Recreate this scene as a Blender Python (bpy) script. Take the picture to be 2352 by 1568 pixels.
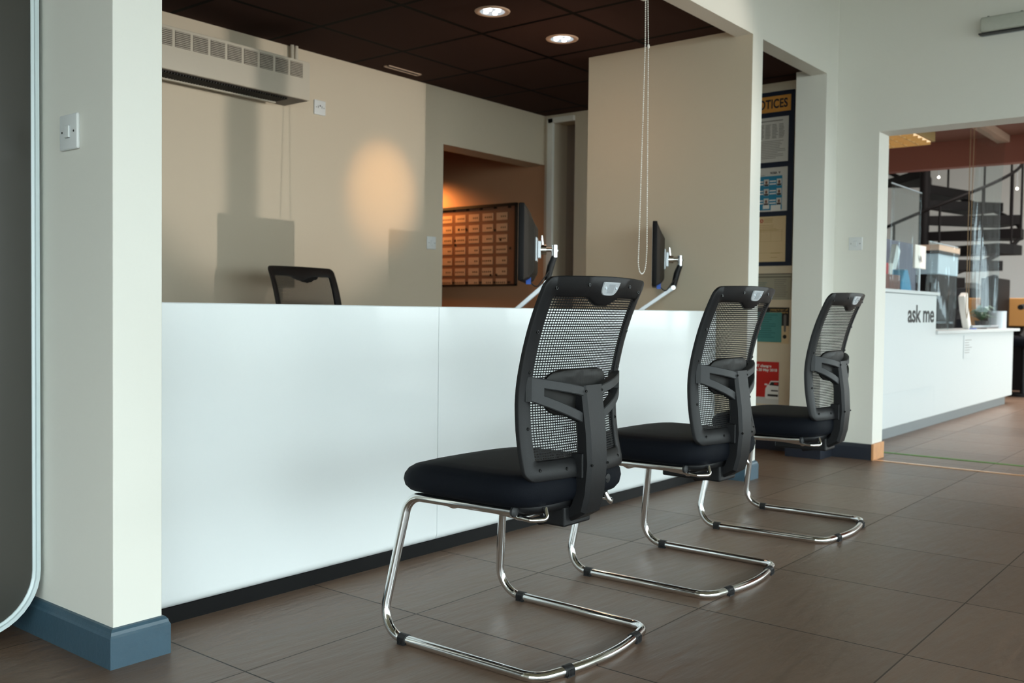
import bpy, bmesh, math, random
from mathutils import Vector, Matrix, Euler
random.seed(7)
PI = math.pi
for o in list(bpy.data.objects): bpy.data.objects.remove(o)
SC = bpy.context.scene
COL = SC.collection

# ------------------------------------------------------------------ camera
EYE = 0.89
cam_d = bpy.data.cameras.new('camera'); cam = bpy.data.objects.new('camera', cam_d); COL.objects.link(cam)
yaw, pit, rol = 0.8948238, -0.03145143, 0.0121125
_f = Vector((math.sin(yaw)*math.cos(pit), math.cos(yaw)*math.cos(pit), math.sin(pit)))
_r = _f.cross(Vector((0, 0, 1))).normalized(); _u = _r.cross(_f)
_r2 = _r*math.cos(rol) + _u*math.sin(rol); _u2 = -_r*math.sin(rol) + _u*math.cos(rol)
cam.matrix_world = Matrix(((_r2.x, _u2.x, -_f.x, 0), (_r2.y, _u2.y, -_f.y, 0), (_r2.z, _u2.z, -_f.z, EYE), (0, 0, 0, 1)))
cam_d.sensor_width = 36; cam_d.lens = 36*2220.35/2352
cam_d.clip_start = 0.05; cam_d.clip_end = 200
cam_d.dof.use_dof = True; cam_d.dof.focus_distance = 2.6; cam_d.dof.aperture_fstop = 5.0
SC.camera = cam

# ------------------------------------------------------------------ light
w = bpy.data.worlds.new('daylight'); SC.world = w; w.use_nodes = True
bg = w.node_tree.nodes['Background']; bg.inputs[0].default_value = (0.815, 0.95, 0.965, 1); bg.inputs[1].default_value = 7.3
SC.view_settings.view_transform = 'Standard'; SC.view_settings.look = 'None'
SC.view_settings.exposure = 0.0; SC.view_settings.gamma = 1.0; SC.view_settings.use_curve_mapping = False

def lamp(name, kind, loc, energy, color, target=None, **kw):
    d = bpy.data.lights.new(name, kind); d.energy = energy; d.color = color
    for k, v in kw.items(): setattr(d, k, v)
    o = bpy.data.objects.new(name, d); COL.objects.link(o); o.location = loc
    if target is not None:
        o.rotation_euler = (Vector(target)-Vector(loc)).to_track_quat('-Z', 'Y').to_euler()
    return o
# glint of low sun thrown in through the shop front on to the office back wall
lamp('sun_glint', 'SPOT', (5.30, -10.0, 1.16), 2300, (1.0, 0.90, 0.80), (3.60, 4.5, 2.08), spot_size=math.radians(10.4), spot_blend=0.45, shadow_soft_size=0.03)
# warm lamp of the back room, over the planner board
lamp('back_room_lamp', 'SPOT', (5.80, 5.74, 1.97), 34, (1.0, 0.40, 0.11), (6.00, 5.45, 0.9), spot_size=math.radians(128), spot_blend=0.8, shadow_soft_size=0.08)
lamp('corridor_lamp', 'POINT', (7.2, 3.6, 2.2), 2.5, (1.0, 0.75, 0.55), shadow_soft_size=0.15)
# the two ceiling downlights of the office
lamp('downlight_wall_wash', 'SPOT', (4.36, 3.17, 2.36), 58, (1.0, 0.58, 0.27), (4.30, 4.52, 1.64), spot_size=math.radians(28), spot_blend=1.0, shadow_soft_size=0.03)
lamp('downlight_glow', 'SPOT', (3.76, 3.17, 2.37), 10, (1.0, 0.66, 0.40), (3.76, 3.17, 0.7), spot_size=math.radians(110), spot_blend=1.0, shadow_soft_size=0.04)
lamp('office_warm_point', 'POINT', (4.15, 3.05, 1.9), 3.0, (1.0, 0.62, 0.38), shadow_soft_size=0.2)  # warm point light in mid-air, no fitting around it
# showroom ceiling lights beyond the opening
lamp('showroom_lamp', 'AREA', (12.5, 1.0, 4.6), 420, (1.0, 0.92, 0.85), (12.5, 1.0, 0), size=3.0)

# ------------------------------------------------------------------ materials
def lin(r, g, b):
    f = lambda c: (c/255/12.92) if c/255 <= 0.04045 else ((c/255+0.055)/1.055)**2.4
    return (f(r), f(g), f(b), 1)
MAT = {}
def mat(name, col, rough=0.5, metal=0.0, spec=0.5, coat=0.0, emit=None, estr=0, bump=0, bscale=60, var=0, vscale=3, sheen=0):
    m = bpy.data.materials.new(name); m.use_nodes = True; nt = m.node_tree; b = nt.nodes['Principled BSDF']
    c = col if len(col) == 4 else (*col, 1)
    b.inputs['Base Color'].default_value = c; b.inputs['Roughness'].default_value = rough; b.inputs['Metallic'].default_value = metal
    b.inputs['Specular IOR Level'].default_value = spec; b.inputs['Coat Weight'].default_value = coat
    b.inputs['Sheen Weight'].default_value = sheen
    if emit: b.inputs['Emission Color'].default_value = (*emit[:3], 1); b.inputs['Emission Strength'].default_value = estr
    tc = nt.nodes.new('ShaderNodeTexCoord')
    if var:
        n = nt.nodes.new('ShaderNodeTexNoise'); n.inputs['Scale'].default_value = vscale; n.inputs['Detail'].default_value = 4
        nt.links.new(tc.outputs['Object'], n.inputs['Vector'])
        mx = nt.nodes.new('ShaderNodeMix'); mx.data_type = 'RGBA'
        mx.inputs[6].default_value = tuple(x*(1-var) for x in c[:3])+(1,); mx.inputs[7].default_value = tuple(min(1, x*(1+var)) for x in c[:3])+(1,)
        nt.links.new(n.outputs[0], mx.inputs[0]); nt.links.new(mx.outputs[2], b.inputs['Base Color'])
    if bump:
        n = nt.nodes.new('ShaderNodeTexNoise'); n.inputs['Scale'].default_value = bscale; n.inputs['Detail'].default_value = 3
        nt.links.new(tc.outputs['Object'], n.inputs['Vector'])
        bp = nt.nodes.new('ShaderNodeBump'); bp.inputs['Strength'].default_value = bump; bp.inputs['Distance'].default_value = 0.002
        nt.links.new(n.outputs[0], bp.inputs['Height']); nt.links.new(bp.outputs[0], b.inputs['Normal'])
    MAT[name] = m; return m
paint_i = mat('office_cream_paint', (0.62, 0.535, 0.41), 0.6, bump=0.25, bscale=45, var=0.015, vscale=1.2)
paint = mat('wall_paint', (0.785, 0.772, 0.708), 0.55, bump=0.25, bscale=45, var=0.015, vscale=1.2)
paint_w = mat('showroom_paint', (0.78, 0.79, 0.78), 0.6, var=0.01)
hall_ceiling = mat('hall_ceiling_paint', (0.30, 0.28, 0.20), 0.8, var=0.01)
skirt = mat('skirting_paint', (0.045, 0.092, 0.130), 0.40, spec=0.6, bump=0.5, bscale=70, var=0.12, vscale=20)
skirt_shaded = mat('skirting_paint_shaded', (0.016, 0.020, 0.032), 0.45, bump=0.4, bscale=70, var=0.05)  # same skirting paint, with the shade at the right wall put into the colour
oak = mat('oak_block', (0.62, 0.30, 0.13), 0.5, var=0.2, vscale=25)
counter_m = mat('counter_gloss_white', (0.86, 0.90, 0.91), 0.28, coat=0.3, var=0.01, vscale=1)
white_m = mat('white_laminate', (0.66, 0.71, 0.72), 0.35, var=0.01)
plinth_m = mat('plinth_black', (0.004, 0.004, 0.0045), 0.4, spec=0.2, var=0.1)
kick_m = mat('kick_grey', (0.25, 0.28, 0.29), 0.4, metal=0.4, var=0.05)
fabric = mat('black_seat_fabric', (0.0040, 0.0052, 0.0085), 0.62, spec=0.10, bump=0.5, bscale=900, sheen=0.0, var=0.1, vscale=500)
plastic = mat('black_plastic', (0.0075, 0.0075, 0.0085), 0.43, spec=0.28, bump=0.25, bscale=700, var=0.05, vscale=30)
plastic_g = mat('charcoal_plastic', (0.026, 0.027, 0.029), 0.46, spec=0.35, bump=0.25, bscale=700, var=0.05, vscale=30)
mesh_m = mat('mesh_thread', (0.006, 0.006, 0.0065), 0.6, spec=0.2, var=0.1, vscale=50)
pad_m = mat('lumbar_vinyl', (0.007, 0.0065, 0.006), 0.5, spec=0.3, bump=0.4, bscale=60, var=0.3, vscale=25)
chrome_s = mat('satin_chrome', (0.42, 0.42, 0.42), 0.22, metal=1.0, var=0.04, vscale=80)
chrome = mat('chrome', (0.80, 0.80, 0.80), 0.09, metal=1.0, var=0.04, vscale=80)
silver = mat('silver_plate', (0.62, 0.66, 0.70), 0.38, metal=0.35, var=0.02)
silver2 = mat('silver_plate_dark', (0.48, 0.52, 0.56), 0.4, metal=0.35, var=0.02)
rubber = mat('rubber', (0.010, 0.010, 0.011), 0.55, var=0.1)
screw_m = mat('screw_black', (0.006, 0.006, 0.006), 0.25, metal=0.5, var=0.1)
plate_m = mat('switch_white', (0.72, 0.74, 0.74), 0.3, var=0.01)
dark_m = mat('dark_hole', (0.01, 0.009, 0.008), 0.6, var=0.1)
ac_m = mat('heater_cream', (0.55, 0.50, 0.41), 0.45, var=0.03)
ac_b = mat('heater_brown', (0.06, 0.045, 0.035), 0.5, var=0.1)
trimw = mat('trim_cream', (0.56, 0.40, 0.30), 0.5, var=0.03)
bulb_m = mat('bulb_reflector', (0.8, 0.85, 0.9), 0.15, metal=0.8, emit=(0.75, 0.9, 1.0), estr=0.55, var=0.02)
bulb_h = mat('bulb_hot', (0.9, 0.9, 0.9), 0.3, emit=(1.0, 0.95, 0.85), estr=4.0, var=0.02)
panel_fr = mat('panel_frame_white', (0.66, 0.76, 0.78), 0.3, var=0.01)
panel_gl = mat('panel_dark_glass', (0.045, 0.042, 0.035), 0.30, coat=0.2, var=0.1, vscale=1)
chain_m = mat('bead_white', (0.75, 0.74, 0.70), 0.35, var=0.02)
orange_w = mat('back_room_paint', (0.50, 0.27, 0.15), 0.6, var=0.04)
corr_w = mat('corridor_paint', (0.42, 0.34, 0.27), 0.6, var=0.03)
pink_w = mat('corridor_pink_reflection', (0.62, 0.50, 0.45), 0.6, var=0.03)  # pinkish tinge of reflected light put into the wall colour
cream_b = mat('cream_board', (0.72, 0.60, 0.44), 0.5, var=0.04)
navy = mat('navy_board', (0.004, 0.012, 0.035), 0.5, var=0.1)
sign_o = mat('sign_orange', (0.66, 0.30, 0.06), 0.5, var=0.03)
paper_w = mat('paper_white', (0.62, 0.60, 0.56), 0.6, var=0.03)
paper_c = mat('paper_cream', (0.70, 0.52, 0.30), 0.6, var=0.04)
paper_g = mat('paper_grey', (0.36, 0.33, 0.25), 0.6, var=0.05)
ink = mat('ink_black', (0.012, 0.011, 0.011), 0.6, var=0.05)
ink_n = mat('ink_navy', (0.006, 0.008, 0.022), 0.6, var=0.05)
ink_g = mat('ink_grey', (0.17, 0.15, 0.14), 0.6, var=0.05)
ink_w = mat('ink_white', (0.8, 0.78, 0.74), 0.6, var=0.02)
ink_y = mat('ink_ochre', (0.45, 0.28, 0.10), 0.6, var=0.02)
blue_p = mat('print_blue', (0.02, 0.22, 0.38), 0.5, var=0.03)
teal_p = mat('print_teal', (0.07, 0.26, 0.25), 0.5, var=0.05)
teal_d = mat('print_teal_dark', (0.03, 0.15, 0.15), 0.5, var=0.05)
red_p = mat('print_red', (0.55, 0.02, 0.015), 0.5, var=0.04)
orng_p = mat('print_orange', (0.85, 0.10, 0.01), 0.5, var=0.04)
skin_p = mat('print_face', (0.20, 0.08, 0.05), 0.6, var=0.1)
cloth_p = mat('print_dark_clothes', (0.03, 0.02, 0.02), 0.6, var=0.1)
board_p = mat('planner_sheet', (0.62, 0.40, 0.24), 0.4, var=0.05)
board_d = mat('planner_band', (0.25, 0.12, 0.07), 0.4, var=0.08)
board_k = mat('planner_mark', (0.03, 0.015, 0.01), 0.4, var=0.1)
mon_m = mat('monitor_black', (0.006, 0.0055, 0.006), 0.5, spec=0.12, var=0.05)
mon_b = mat('monitor_back', (0.030, 0.024, 0.019), 0.6, spec=0.15, var=0.05)
screen_m = mat('screen_glass', (0.01, 0.01, 0.012), 0.08, var=0.05)
blue_c = mat('plug_blue', (0.01, 0.10, 0.55), 0.4, var=0.05)
desk_m = mat('desk_top', (0.45, 0.40, 0.33), 0.5, var=0.05)
stair_m = mat('stair_black_steel', (0.005, 0.004, 0.0045), 0.6, spec=0.15, var=0.1)
brown_c = mat('brown_ceiling', (0.27, 0.12, 0.085), 0.6, var=0.05)
brown_f = mat('brown_fascia', (0.30, 0.10, 0.07), 0.5, var=0.05)
lamp_y = mat('fitting_cream', (0.62, 0.44, 0.20), 0.5, var=0.03)
lamp_e = mat('fitting_tube', (0.9, 0.8, 0.6), 0.4, emit=(1.0, 0.72, 0.42), estr=0.9, var=0.02)
brown_bx = mat('box_brown', (0.16, 0.035, 0.018), 0.5, var=0.08)
redc = mat('red_card', (0.45, 0.02, 0.03), 0.5, var=0.05)
lblue = mat('bag_blue', (0.03, 0.28, 0.50), 0.5, var=0.06)
car_m = mat('car_dark_paint', (0.03, 0.032, 0.04), 0.25, coat=0.5, var=0.05)
grn_m = mat('green_inlay', (0.07, 0.22, 0.01), 0.5, var=0.05)
brass = mat('threshold_brass', (0.85, 0.50, 0.28), 0.25, metal=0.6, var=0.03)
tan_d = mat('tan_desk', (0.55, 0.27, 0.08), 0.5, var=0.06)
plant_m = mat('plant_leaf', (0.02, 0.09, 0.03), 0.5, var=0.2)
steel_w = mat('window_frame_grey', (0.35, 0.37, 0.38), 0.4, var=0.03)
pave = mat('outdoor_paving', (0.24, 0.24, 0.22), 0.8, var=0.05)
banner_m = mat('banner_slate', (0.07, 0.085, 0.13), 0.5, var=0.05)
pale_b = mat('pale_blue_panel', (0.38, 0.50, 0.58), 0.4, var=0.05)
gold = mat('brass_coloured_chain', (0.40, 0.28, 0.16), 0.35, metal=0.6, var=0.05)

def clear_mat(name, tint, gloss):
    m = bpy.data.materials.new(name); m.use_nodes = True; nt = m.node_tree; nt.nodes.clear()
    out = nt.nodes.new('ShaderNodeOutputMaterial'); tr = nt.nodes.new('ShaderNodeBsdfTransparent'); gl = nt.nodes.new('ShaderNodeBsdfGlossy')
    tr.inputs[0].default_value = (*tint, 1); gl.inputs['Roughness'].default_value = 0.06; gl.inputs[0].default_value = (0.9, 0.95, 1, 1)
    lw = nt.nodes.new('ShaderNodeLayerWeight'); lw.inputs[0].default_value = gloss
    tc = nt.nodes.new('ShaderNodeTexCoord'); wv = nt.nodes.new('ShaderNodeTexNoise'); wv.inputs['Scale'].default_value = 9
    mp = nt.nodes.new('ShaderNodeMapping'); mp.inputs['Scale'].default_value = (1, 1, 0.08)
    nt.links.new(tc.outputs['Object'], mp.inputs[0]); nt.links.new(mp.outputs[0], wv.inputs['Vector'])
    bp = nt.nodes.new('ShaderNodeBump'); bp.inputs['Strength'].default_value = 0.6; bp.inputs['Distance'].default_value = 0.03
    nt.links.new(wv.outputs[0], bp.inputs['Height']); nt.links.new(bp.outputs[0], gl.inputs['Normal']); nt.links.new(bp.outputs[0], lw.inputs['Normal'])
    ml = nt.nodes.new('ShaderNodeMath'); ml.operation = 'MULTIPLY'; ml.inputs[1].default_value = 0.20; nt.links.new(lw.outputs['Facing'], ml.inputs[0])
    mx = nt.nodes.new('ShaderNodeMixShader'); nt.links.new(ml.outputs[0], mx.inputs[0]); nt.links.new(tr.outputs[0], mx.inputs[1]); nt.links.new(gl.outputs[0], mx.inputs[2])
    nt.links.new(mx.outputs[0], out.inputs[0]); return m
acryl = clear_mat('clear_acrylic', (0.93, 0.97, 0.97), 0.12)

def grid_mask(nt, coord, off, pitch, half):
    """1 on a line of half width `half` repeating every `pitch` from `off`"""
    a = nt.nodes.new('ShaderNodeMath'); a.operation = 'SUBTRACT'; a.inputs[1].default_value = off - pitch/2
    nt.links.new(coord, a.inputs[0])
    b = nt.nodes.new('ShaderNodeMath'); b.operation = 'FLOORED_MODULO'; b.inputs[1].default_value = pitch; nt.links.new(a.outputs[0], b.inputs[0])
    c = nt.nodes.new('ShaderNodeMath'); c.operation = 'SUBTRACT'; c.inputs[1].default_value = pitch/2; nt.links.new(b.outputs[0], c.inputs[0])
    d = nt.nodes.new('ShaderNodeMath'); d.operation = 'ABSOLUTE'; nt.links.new(c.outputs[0], d.inputs[0])
    e = nt.nodes.new('ShaderNodeMath'); e.operation = 'LESS_THAN'; e.inputs[1].default_value = half; nt.links.new(d.outputs[0], e.inputs[0])
    return e.outputs[0]
def cell_noise(nt, sep, ox, px, oy, py):
    outs = []
    for s, o, p in ((sep.outputs[0], ox, px), (sep.outputs[1], oy, py)):
        a = nt.nodes.new('ShaderNodeMath'); a.operation = 'SUBTRACT'; a.inputs[1].default_value = o; nt.links.new(s, a.inputs[0])
        b = nt.nodes.new('ShaderNodeMath'); b.operation = 'DIVIDE'; b.inputs[1].default_value = p; nt.links.new(a.outputs[0], b.inputs[0])
        c = nt.nodes.new('ShaderNodeMath'); c.operation = 'FLOOR'; nt.links.new(b.outputs[0], c.inputs[0]); outs.append(c.outputs[0])
    cx = nt.nodes.new('ShaderNodeCombineXYZ'); nt.links.new(outs[0], cx.inputs[0]); nt.links.new(outs[1], cx.inputs[1])
    wn = nt.nodes.new('ShaderNodeTexWhiteNoise'); wn.noise_dimensions = '2D'; nt.links.new(cx.outputs[0], wn.inputs['Vector'])
    return wn.outputs['Value']
def tile_mat(name, ox, px, oy, py, half, c1, c2, grout, rough, spec=0.5, streak=True, bumpd=0.009, grough=0.6, gy_sheen=1.0):
    m = bpy.data.materials.new(name); m.use_nodes = True; nt = m.node_tree; b = nt.nodes['Principled BSDF']
    tc = nt.nodes.new('ShaderNodeTexCoord'); sep = nt.nodes.new('ShaderNodeSeparateXYZ'); nt.links.new(tc.outputs['Object'], sep.inputs[0])
    gx = grid_mask(nt, sep.outputs[0], ox, px, half); gy = grid_mask(nt, sep.outputs[1], oy, py, half)
    g = nt.nodes.new('ShaderNodeMath'); g.operation = 'MAXIMUM'; nt.links.new(gx, g.inputs[0]); nt.links.new(gy, g.inputs[1])
    n = nt.nodes.new('ShaderNodeTexNoise'); n.inputs['Scale'].default_value = 5; n.inputs['Detail'].default_value = 8; n.inputs['Roughness'].default_value = 0.65
    mp = nt.nodes.new('ShaderNodeMapping'); mp.inputs['Scale'].default_value = (0.8, 2.2, 1); mp.inputs['Rotation'].default_value = (0, 0, 0.5)
    nt.links.new(tc.outputs['Object'], mp.inputs[0]); nt.links.new(mp.outputs[0], n.inputs['Vector'])
    cn = cell_noise(nt, sep, ox, px, oy, py)
    ad = nt.nodes.new('ShaderNodeMath'); ad.operation = 'MULTIPLY_ADD'; ad.inputs[1].default_value = 0.45; nt.links.new(cn, ad.inputs[0])
    sc = nt.nodes.new('ShaderNodeMath'); sc.operation = 'MULTIPLY'; sc.inputs[1].default_value = 0.7; nt.links.new(n.outputs[0], sc.inputs[0]); nt.links.new(sc.outputs[0], ad.inputs[2])
    mx = nt.nodes.new('ShaderNodeMix'); mx.data_type = 'RGBA'; mx.inputs[6].default_value = (*c1, 1); mx.inputs[7].default_value = (*c2, 1); nt.links.new(ad.outputs[0], mx.inputs[0])
    m2 = nt.nodes.new('ShaderNodeMix'); m2.data_type = 'RGBA'; m2.inputs[7].default_value = (*grout, 1); nt.links.new(mx.outputs[2], m2.inputs[6]); nt.links.new(g.outputs[0], m2.inputs[0])
    m3 = nt.nodes.new('ShaderNodeMix'); m3.data_type = 'RGBA'; m3.inputs[7].default_value = tuple(min(1, c*gy_sheen) for c in grout)+(1,); nt.links.new(m2.outputs[2], m3.inputs[6]); nt.links.new(gy, m3.inputs[0])  # grout lines along X lightened: grazing reflection put into their colour
    nt.links.new(m3.outputs[2], b.inputs['Base Color'])
    rr = nt.nodes.new('ShaderNodeMapRange'); rr.inputs['To Min'].default_value = rough-0.06; rr.inputs['To Max'].default_value = rough+0.08; nt.links.new(n.outputs[0], rr.inputs[0])
    r2 = nt.nodes.new('ShaderNodeMix'); r2.data_type = 'FLOAT'; r2.inputs[3].default_value = grough; nt.links.new(g.outputs[0], r2.inputs[0]); nt.links.new(rr.outputs[0], r2.inputs[2])
    nt.links.new(r2.outputs[0], b.inputs['Roughness']); b.inputs['Specular IOR Level'].default_value = spec
    n2 = nt.nodes.new('ShaderNodeTexNoise'); n2.inputs['Scale'].default_value = 14; n2.inputs['Detail'].default_value = 6
    mp2 = nt.nodes.new('ShaderNodeMapping'); mp2.inputs['Scale'].default_value = (0.5, 2.5, 1); mp2.inputs['Rotation'].default_value = (0, 0, 0.6)
    nt.links.new(tc.outputs['Object'], mp2.inputs[0]); nt.links.new(mp2.outputs[0], n2.inputs['Vector'])
    h = nt.nodes.new('ShaderNodeMath'); h.operation = 'MULTIPLY_ADD'; h.inputs[1].default_value = -1.0; nt.links.new(g.outputs[0], h.inputs[0])
    h2 = nt.nodes.new('ShaderNodeMath'); h2.operation = 'MULTIPLY'; h2.inputs[1].default_value = 0.5 if streak else 0.05; nt.links.new(n2.outputs[0], h2.inputs[0]); nt.links.new(h2.outputs[0], h.inputs[2])
    bp = nt.nodes.new('ShaderNodeBump'); bp.inputs['Strength'].default_value = 0.7 if streak else 0.35; bp.inputs['Distance'].default_value = bumpd
    nt.links.new(h.outputs[0], bp.inputs['Height']); nt.links.new(bp.outputs[0], b.inputs['Normal'])
    MAT[name] = m; return m
floor_m = tile_mat('floor_tiles', 2.019, 0.5955, 1.967, 0.605, 0.0022, (0.104, 0.063, 0.042), (0.232, 0.152, 0.109), (0.016, 0.011, 0.008), 0.37, 0.45, gy_sheen=4.0)
ceil_m = tile_mat('ceiling_tiles', 3.412, 0.6125, 4.072, 0.6075, 0.013, (0.044, 0.0245, 0.021), (0.057, 0.033, 0.028), (0.004, 0.003, 0.003), 0.8, 0.03, False, 0.003)

# ------------------------------------------------------------------ mesh helpers
class MB:
    def __init__(s): s.v = []; s.f = []; s.m = []
    def add(s, vs, fs, mi=0):
        b = len(s.v); s.v += [tuple(v) for v in vs]; s.f += [tuple(i+b for i in f) for f in fs]; s.m += [mi]*len(fs); return s
    def box(s, x0, x1, y0, y1, z0, z1, mi=0, bev=0):
        if bev:
            bm = bmesh.new(); bmesh.ops.create_cube(bm, size=1)
            for v in bm.verts: v.co = Vector(((x0+x1)/2+v.co.x*(x1-x0), (y0+y1)/2+v.co.y*(y1-y0), (z0+z1)/2+v.co.z*(z1-z0)))
            bmesh.ops.bevel(bm, geom=bm.edges[:], offset=bev, segments=3, profile=0.5, affect='EDGES')
            bm.verts.index_update(); s.add([v.co for v in bm.verts], [[v.index for v in f.verts] for f in bm.faces], mi); bm.free(); return s
        vs = [(x, y, z) for z in (z0, z1) for y in (y0, y1) for x in (x0, x1)]
        return s.add(vs, [(0, 2, 3, 1), (4, 5, 7, 6), (0, 1, 5, 4), (2, 6, 7, 3), (0, 4, 6, 2), (1, 3, 7, 5)], mi)
    def obox(s, c, ax, ay, az, hx, hy, hz, mi=0):
        c = Vector(c); vs = [c+ax*hx*i+ay*hy*j+az*hz*k for k in (-1, 1) for j in (-1, 1) for i in (-1, 1)]
        return s.add(vs, [(0, 2, 3, 1), (4, 5, 7, 6), (0, 1, 5, 4), (2, 6, 7, 3), (0, 4, 6, 2), (1, 3, 7, 5)], mi)
    def cyl(s, a, b, r, n=20, mi=0, r2=None, caps=True):
        a, b = Vector(a), Vector(b); r2 = r if r2 is None else r2
        d = (b-a).normalized(); u = d.orthogonal().normalized(); w_ = d.cross(u)
        vs = [a+(u*math.cos(2*PI*i/n)+w_*math.sin(2*PI*i/n))*r for i in range(n)]+[b+(u*math.cos(2*PI*i/n)+w_*math.sin(2*PI*i/n))*r2 for i in range(n)]
        fs = [(i, (i+1) % n, n+(i+1) % n, n+i) for i in range(n)]
        if caps: fs += [tuple(range(n))[::-1], tuple(range(n, 2*n))]
        return s.add(vs, fs, mi)
    def tube(s, pts, r, n=14, mi=0, closed=False, caps=True):
        pts = [Vector(p) for p in pts]; N = len(pts); rings = []; u = None
        for i, p in enumerate(pts):
            if closed: t = (pts[(i+1) % N]-pts[i-1]).normalized()
            else: t = (pts[min(i+1, N-1)]-pts[max(i-1, 0)]).normalized()
            u = t.orthogonal().normalized() if u is None else (u-t*u.dot(t)).normalized()
            w_ = t.cross(u); rr = r[i] if isinstance(r, (list, tuple)) else r
            rings.append([p+(u*math.cos(2*PI*k/n)+w_*math.sin(2*PI*k/n))*rr for k in range(n)])
        vs = [v for rg in rings for v in rg]; fs = []
        for i in range(N if closed else N-1):
            j = (i+1) % N
            for k in range(n): fs.append((i*n+k, i*n+(k+1) % n, j*n+(k+1) % n, j*n+k))
        if caps and not closed: fs += [tuple(range(n))[::-1], tuple((N-1)*n+k for k in range(n))]
        return s.add(vs, fs, mi)
    def lathe(s, c, prof, n=32, mi=0, axis='z'):
        c = Vector(c); vs = []
        for (r, z) in prof:
            for k in range(n):
                a = 2*PI*k/n; p = (r*math.cos(a), r*math.sin(a), z)
                if axis == 'x': p = (z, p[0], p[1])
                if axis == 'y': p = (p[0], z, p[1])
                vs.append(c+Vector(p))
        fs = [(i*n+k, i*n+(k+1) % n, (i+1)*n+(k+1) % n, (i+1)*n+k) for i in range(len(prof)-1) for k in range(n)]
        return s.add(vs, fs, mi)
    def prism(s, poly, fn0, fn1, mi=0):
        """poly 2D; fn0/fn1 map (u,v) to front/back 3D"""
        n = len(poly); vs = [fn0(*p) for p in poly]+[fn1(*p) for p in poly]
        return s.add(vs, [tuple(range(n)), tuple(range(n, 2*n))[::-1]]+[(i, n+i, n+(i+1) % n, (i+1) % n) for i in range(n)], mi)
    def sphere(s, c, r, n=10, m=8, mi=0, sc=(1, 1, 1)):
        c = Vector(c); vs = []
        for i in range(m+1):
            t = PI*i/m
            for k in range(n):
                a = 2*PI*k/n; vs.append(c+Vector((r*math.sin(t)*math.cos(a)*sc[0], r*math.sin(t)*math.sin(a)*sc[1], r*math.cos(t)*sc[2])))
        return s.add(vs, [(i*n+k, i*n+(k+1) % n, (i+1)*n+(k+1) % n, (i+1)*n+k) for i in range(m) for k in range(n)], mi)
    def build(s, name, mats, parent=None, smooth=None, bevel=0, label=None):
        me = bpy.data.meshes.new(name); me.from_pydata(s.v, [], s.f); me.update()
        bm = bmesh.new(); bm.from_mesh(me); bmesh.ops.remove_doubles(bm, verts=bm.verts, dist=1e-6); bmesh.ops.recalc_face_normals(bm, faces=bm.faces)
        bm.to_mesh(me); bm.free()
        mats = mats if isinstance(mats, (list, tuple)) else [mats]
        for m in mats: me.materials.append(m)
        if len(mats) > 1 and len(me.polygons) == len(s.m):
            me.polygons.foreach_set('material_index', s.m)
        if smooth:
            me.polygons.foreach_set('use_smooth', [True]*len(me.polygons)); me.set_sharp_from_angle(angle=math.radians(smooth))
        o = bpy.data.objects.new(name, me); COL.objects.link(o)
        if parent: o.parent = parent
        if bevel:
            bv = o.modifiers.new('bevel', 'BEVEL'); bv.width = bevel; bv.segments = 2; bv.limit_method = 'ANGLE'
        if label: o['label'] = label
        return o
def B(*a, **k): return MB().box(*a, **k)
def thing(name, label, cat, loc=(0, 0, 0), rz=0, group=None):
    o = bpy.data.objects.new(name, None); COL.objects.link(o); o.empty_display_size = 0.1
    o.location = loc; o.rotation_euler = (0, 0, rz); o['label'] = label; o['category'] = cat
    if group: o['group'] = group
    return o
def tag(o, label, cat, group=None, kind=None):
    o['label'] = label; o['category'] = cat
    if group: o['group'] = group
    if kind: o['kind'] = kind
    return o
def struct(name, mb, m, label, cat, parent=None, **k):
    o = mb.build(name, m, parent, **k)
    if parent is None:
        o['kind'] = 'structure'; o['label'] = label; o['category'] = cat
    return o
def text(name, body, size, m, mtx, parent=None, xs=1.0, extrude=0.0006, bold=0.0, align='LEFT', spacing=1.0, fit=None):
    c = bpy.data.curves.new(name, 'FONT'); c.body = body; c.size = size; c.extrude = extrude; c.offset = bold; c.align_x = align; c.space_character = spacing
    t = bpy.data.objects.new(name+'_tmp', c); COL.objects.link(t)
    bpy.context.view_layer.update()
    me = bpy.data.meshes.new_from_object(t.evaluated_get(bpy.context.evaluated_depsgraph_get()))
    bpy.data.objects.remove(t); me.materials.clear(); me.materials.append(m)
    if fit:
        xs_ = [v.co.x for v in me.vertices]; x0 = min(xs_); me.transform(Matrix.Translation((-x0, 0, 0))); xs = fit/(max(xs_)-x0)
    me.transform(mtx @ Matrix.Diagonal((xs, 1, 1, 1)))
    o = bpy.data.objects.new(name, me); COL.objects.link(o)
    if parent: o.parent = parent
    return o
def copy_tree(o, parent=None):
    c = o.copy(); COL.objects.link(c)
    if parent: c.parent = parent
    for ch in [x for x in bpy.data.objects if x.parent == o]: copy_tree(ch, c)
    return c

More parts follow.
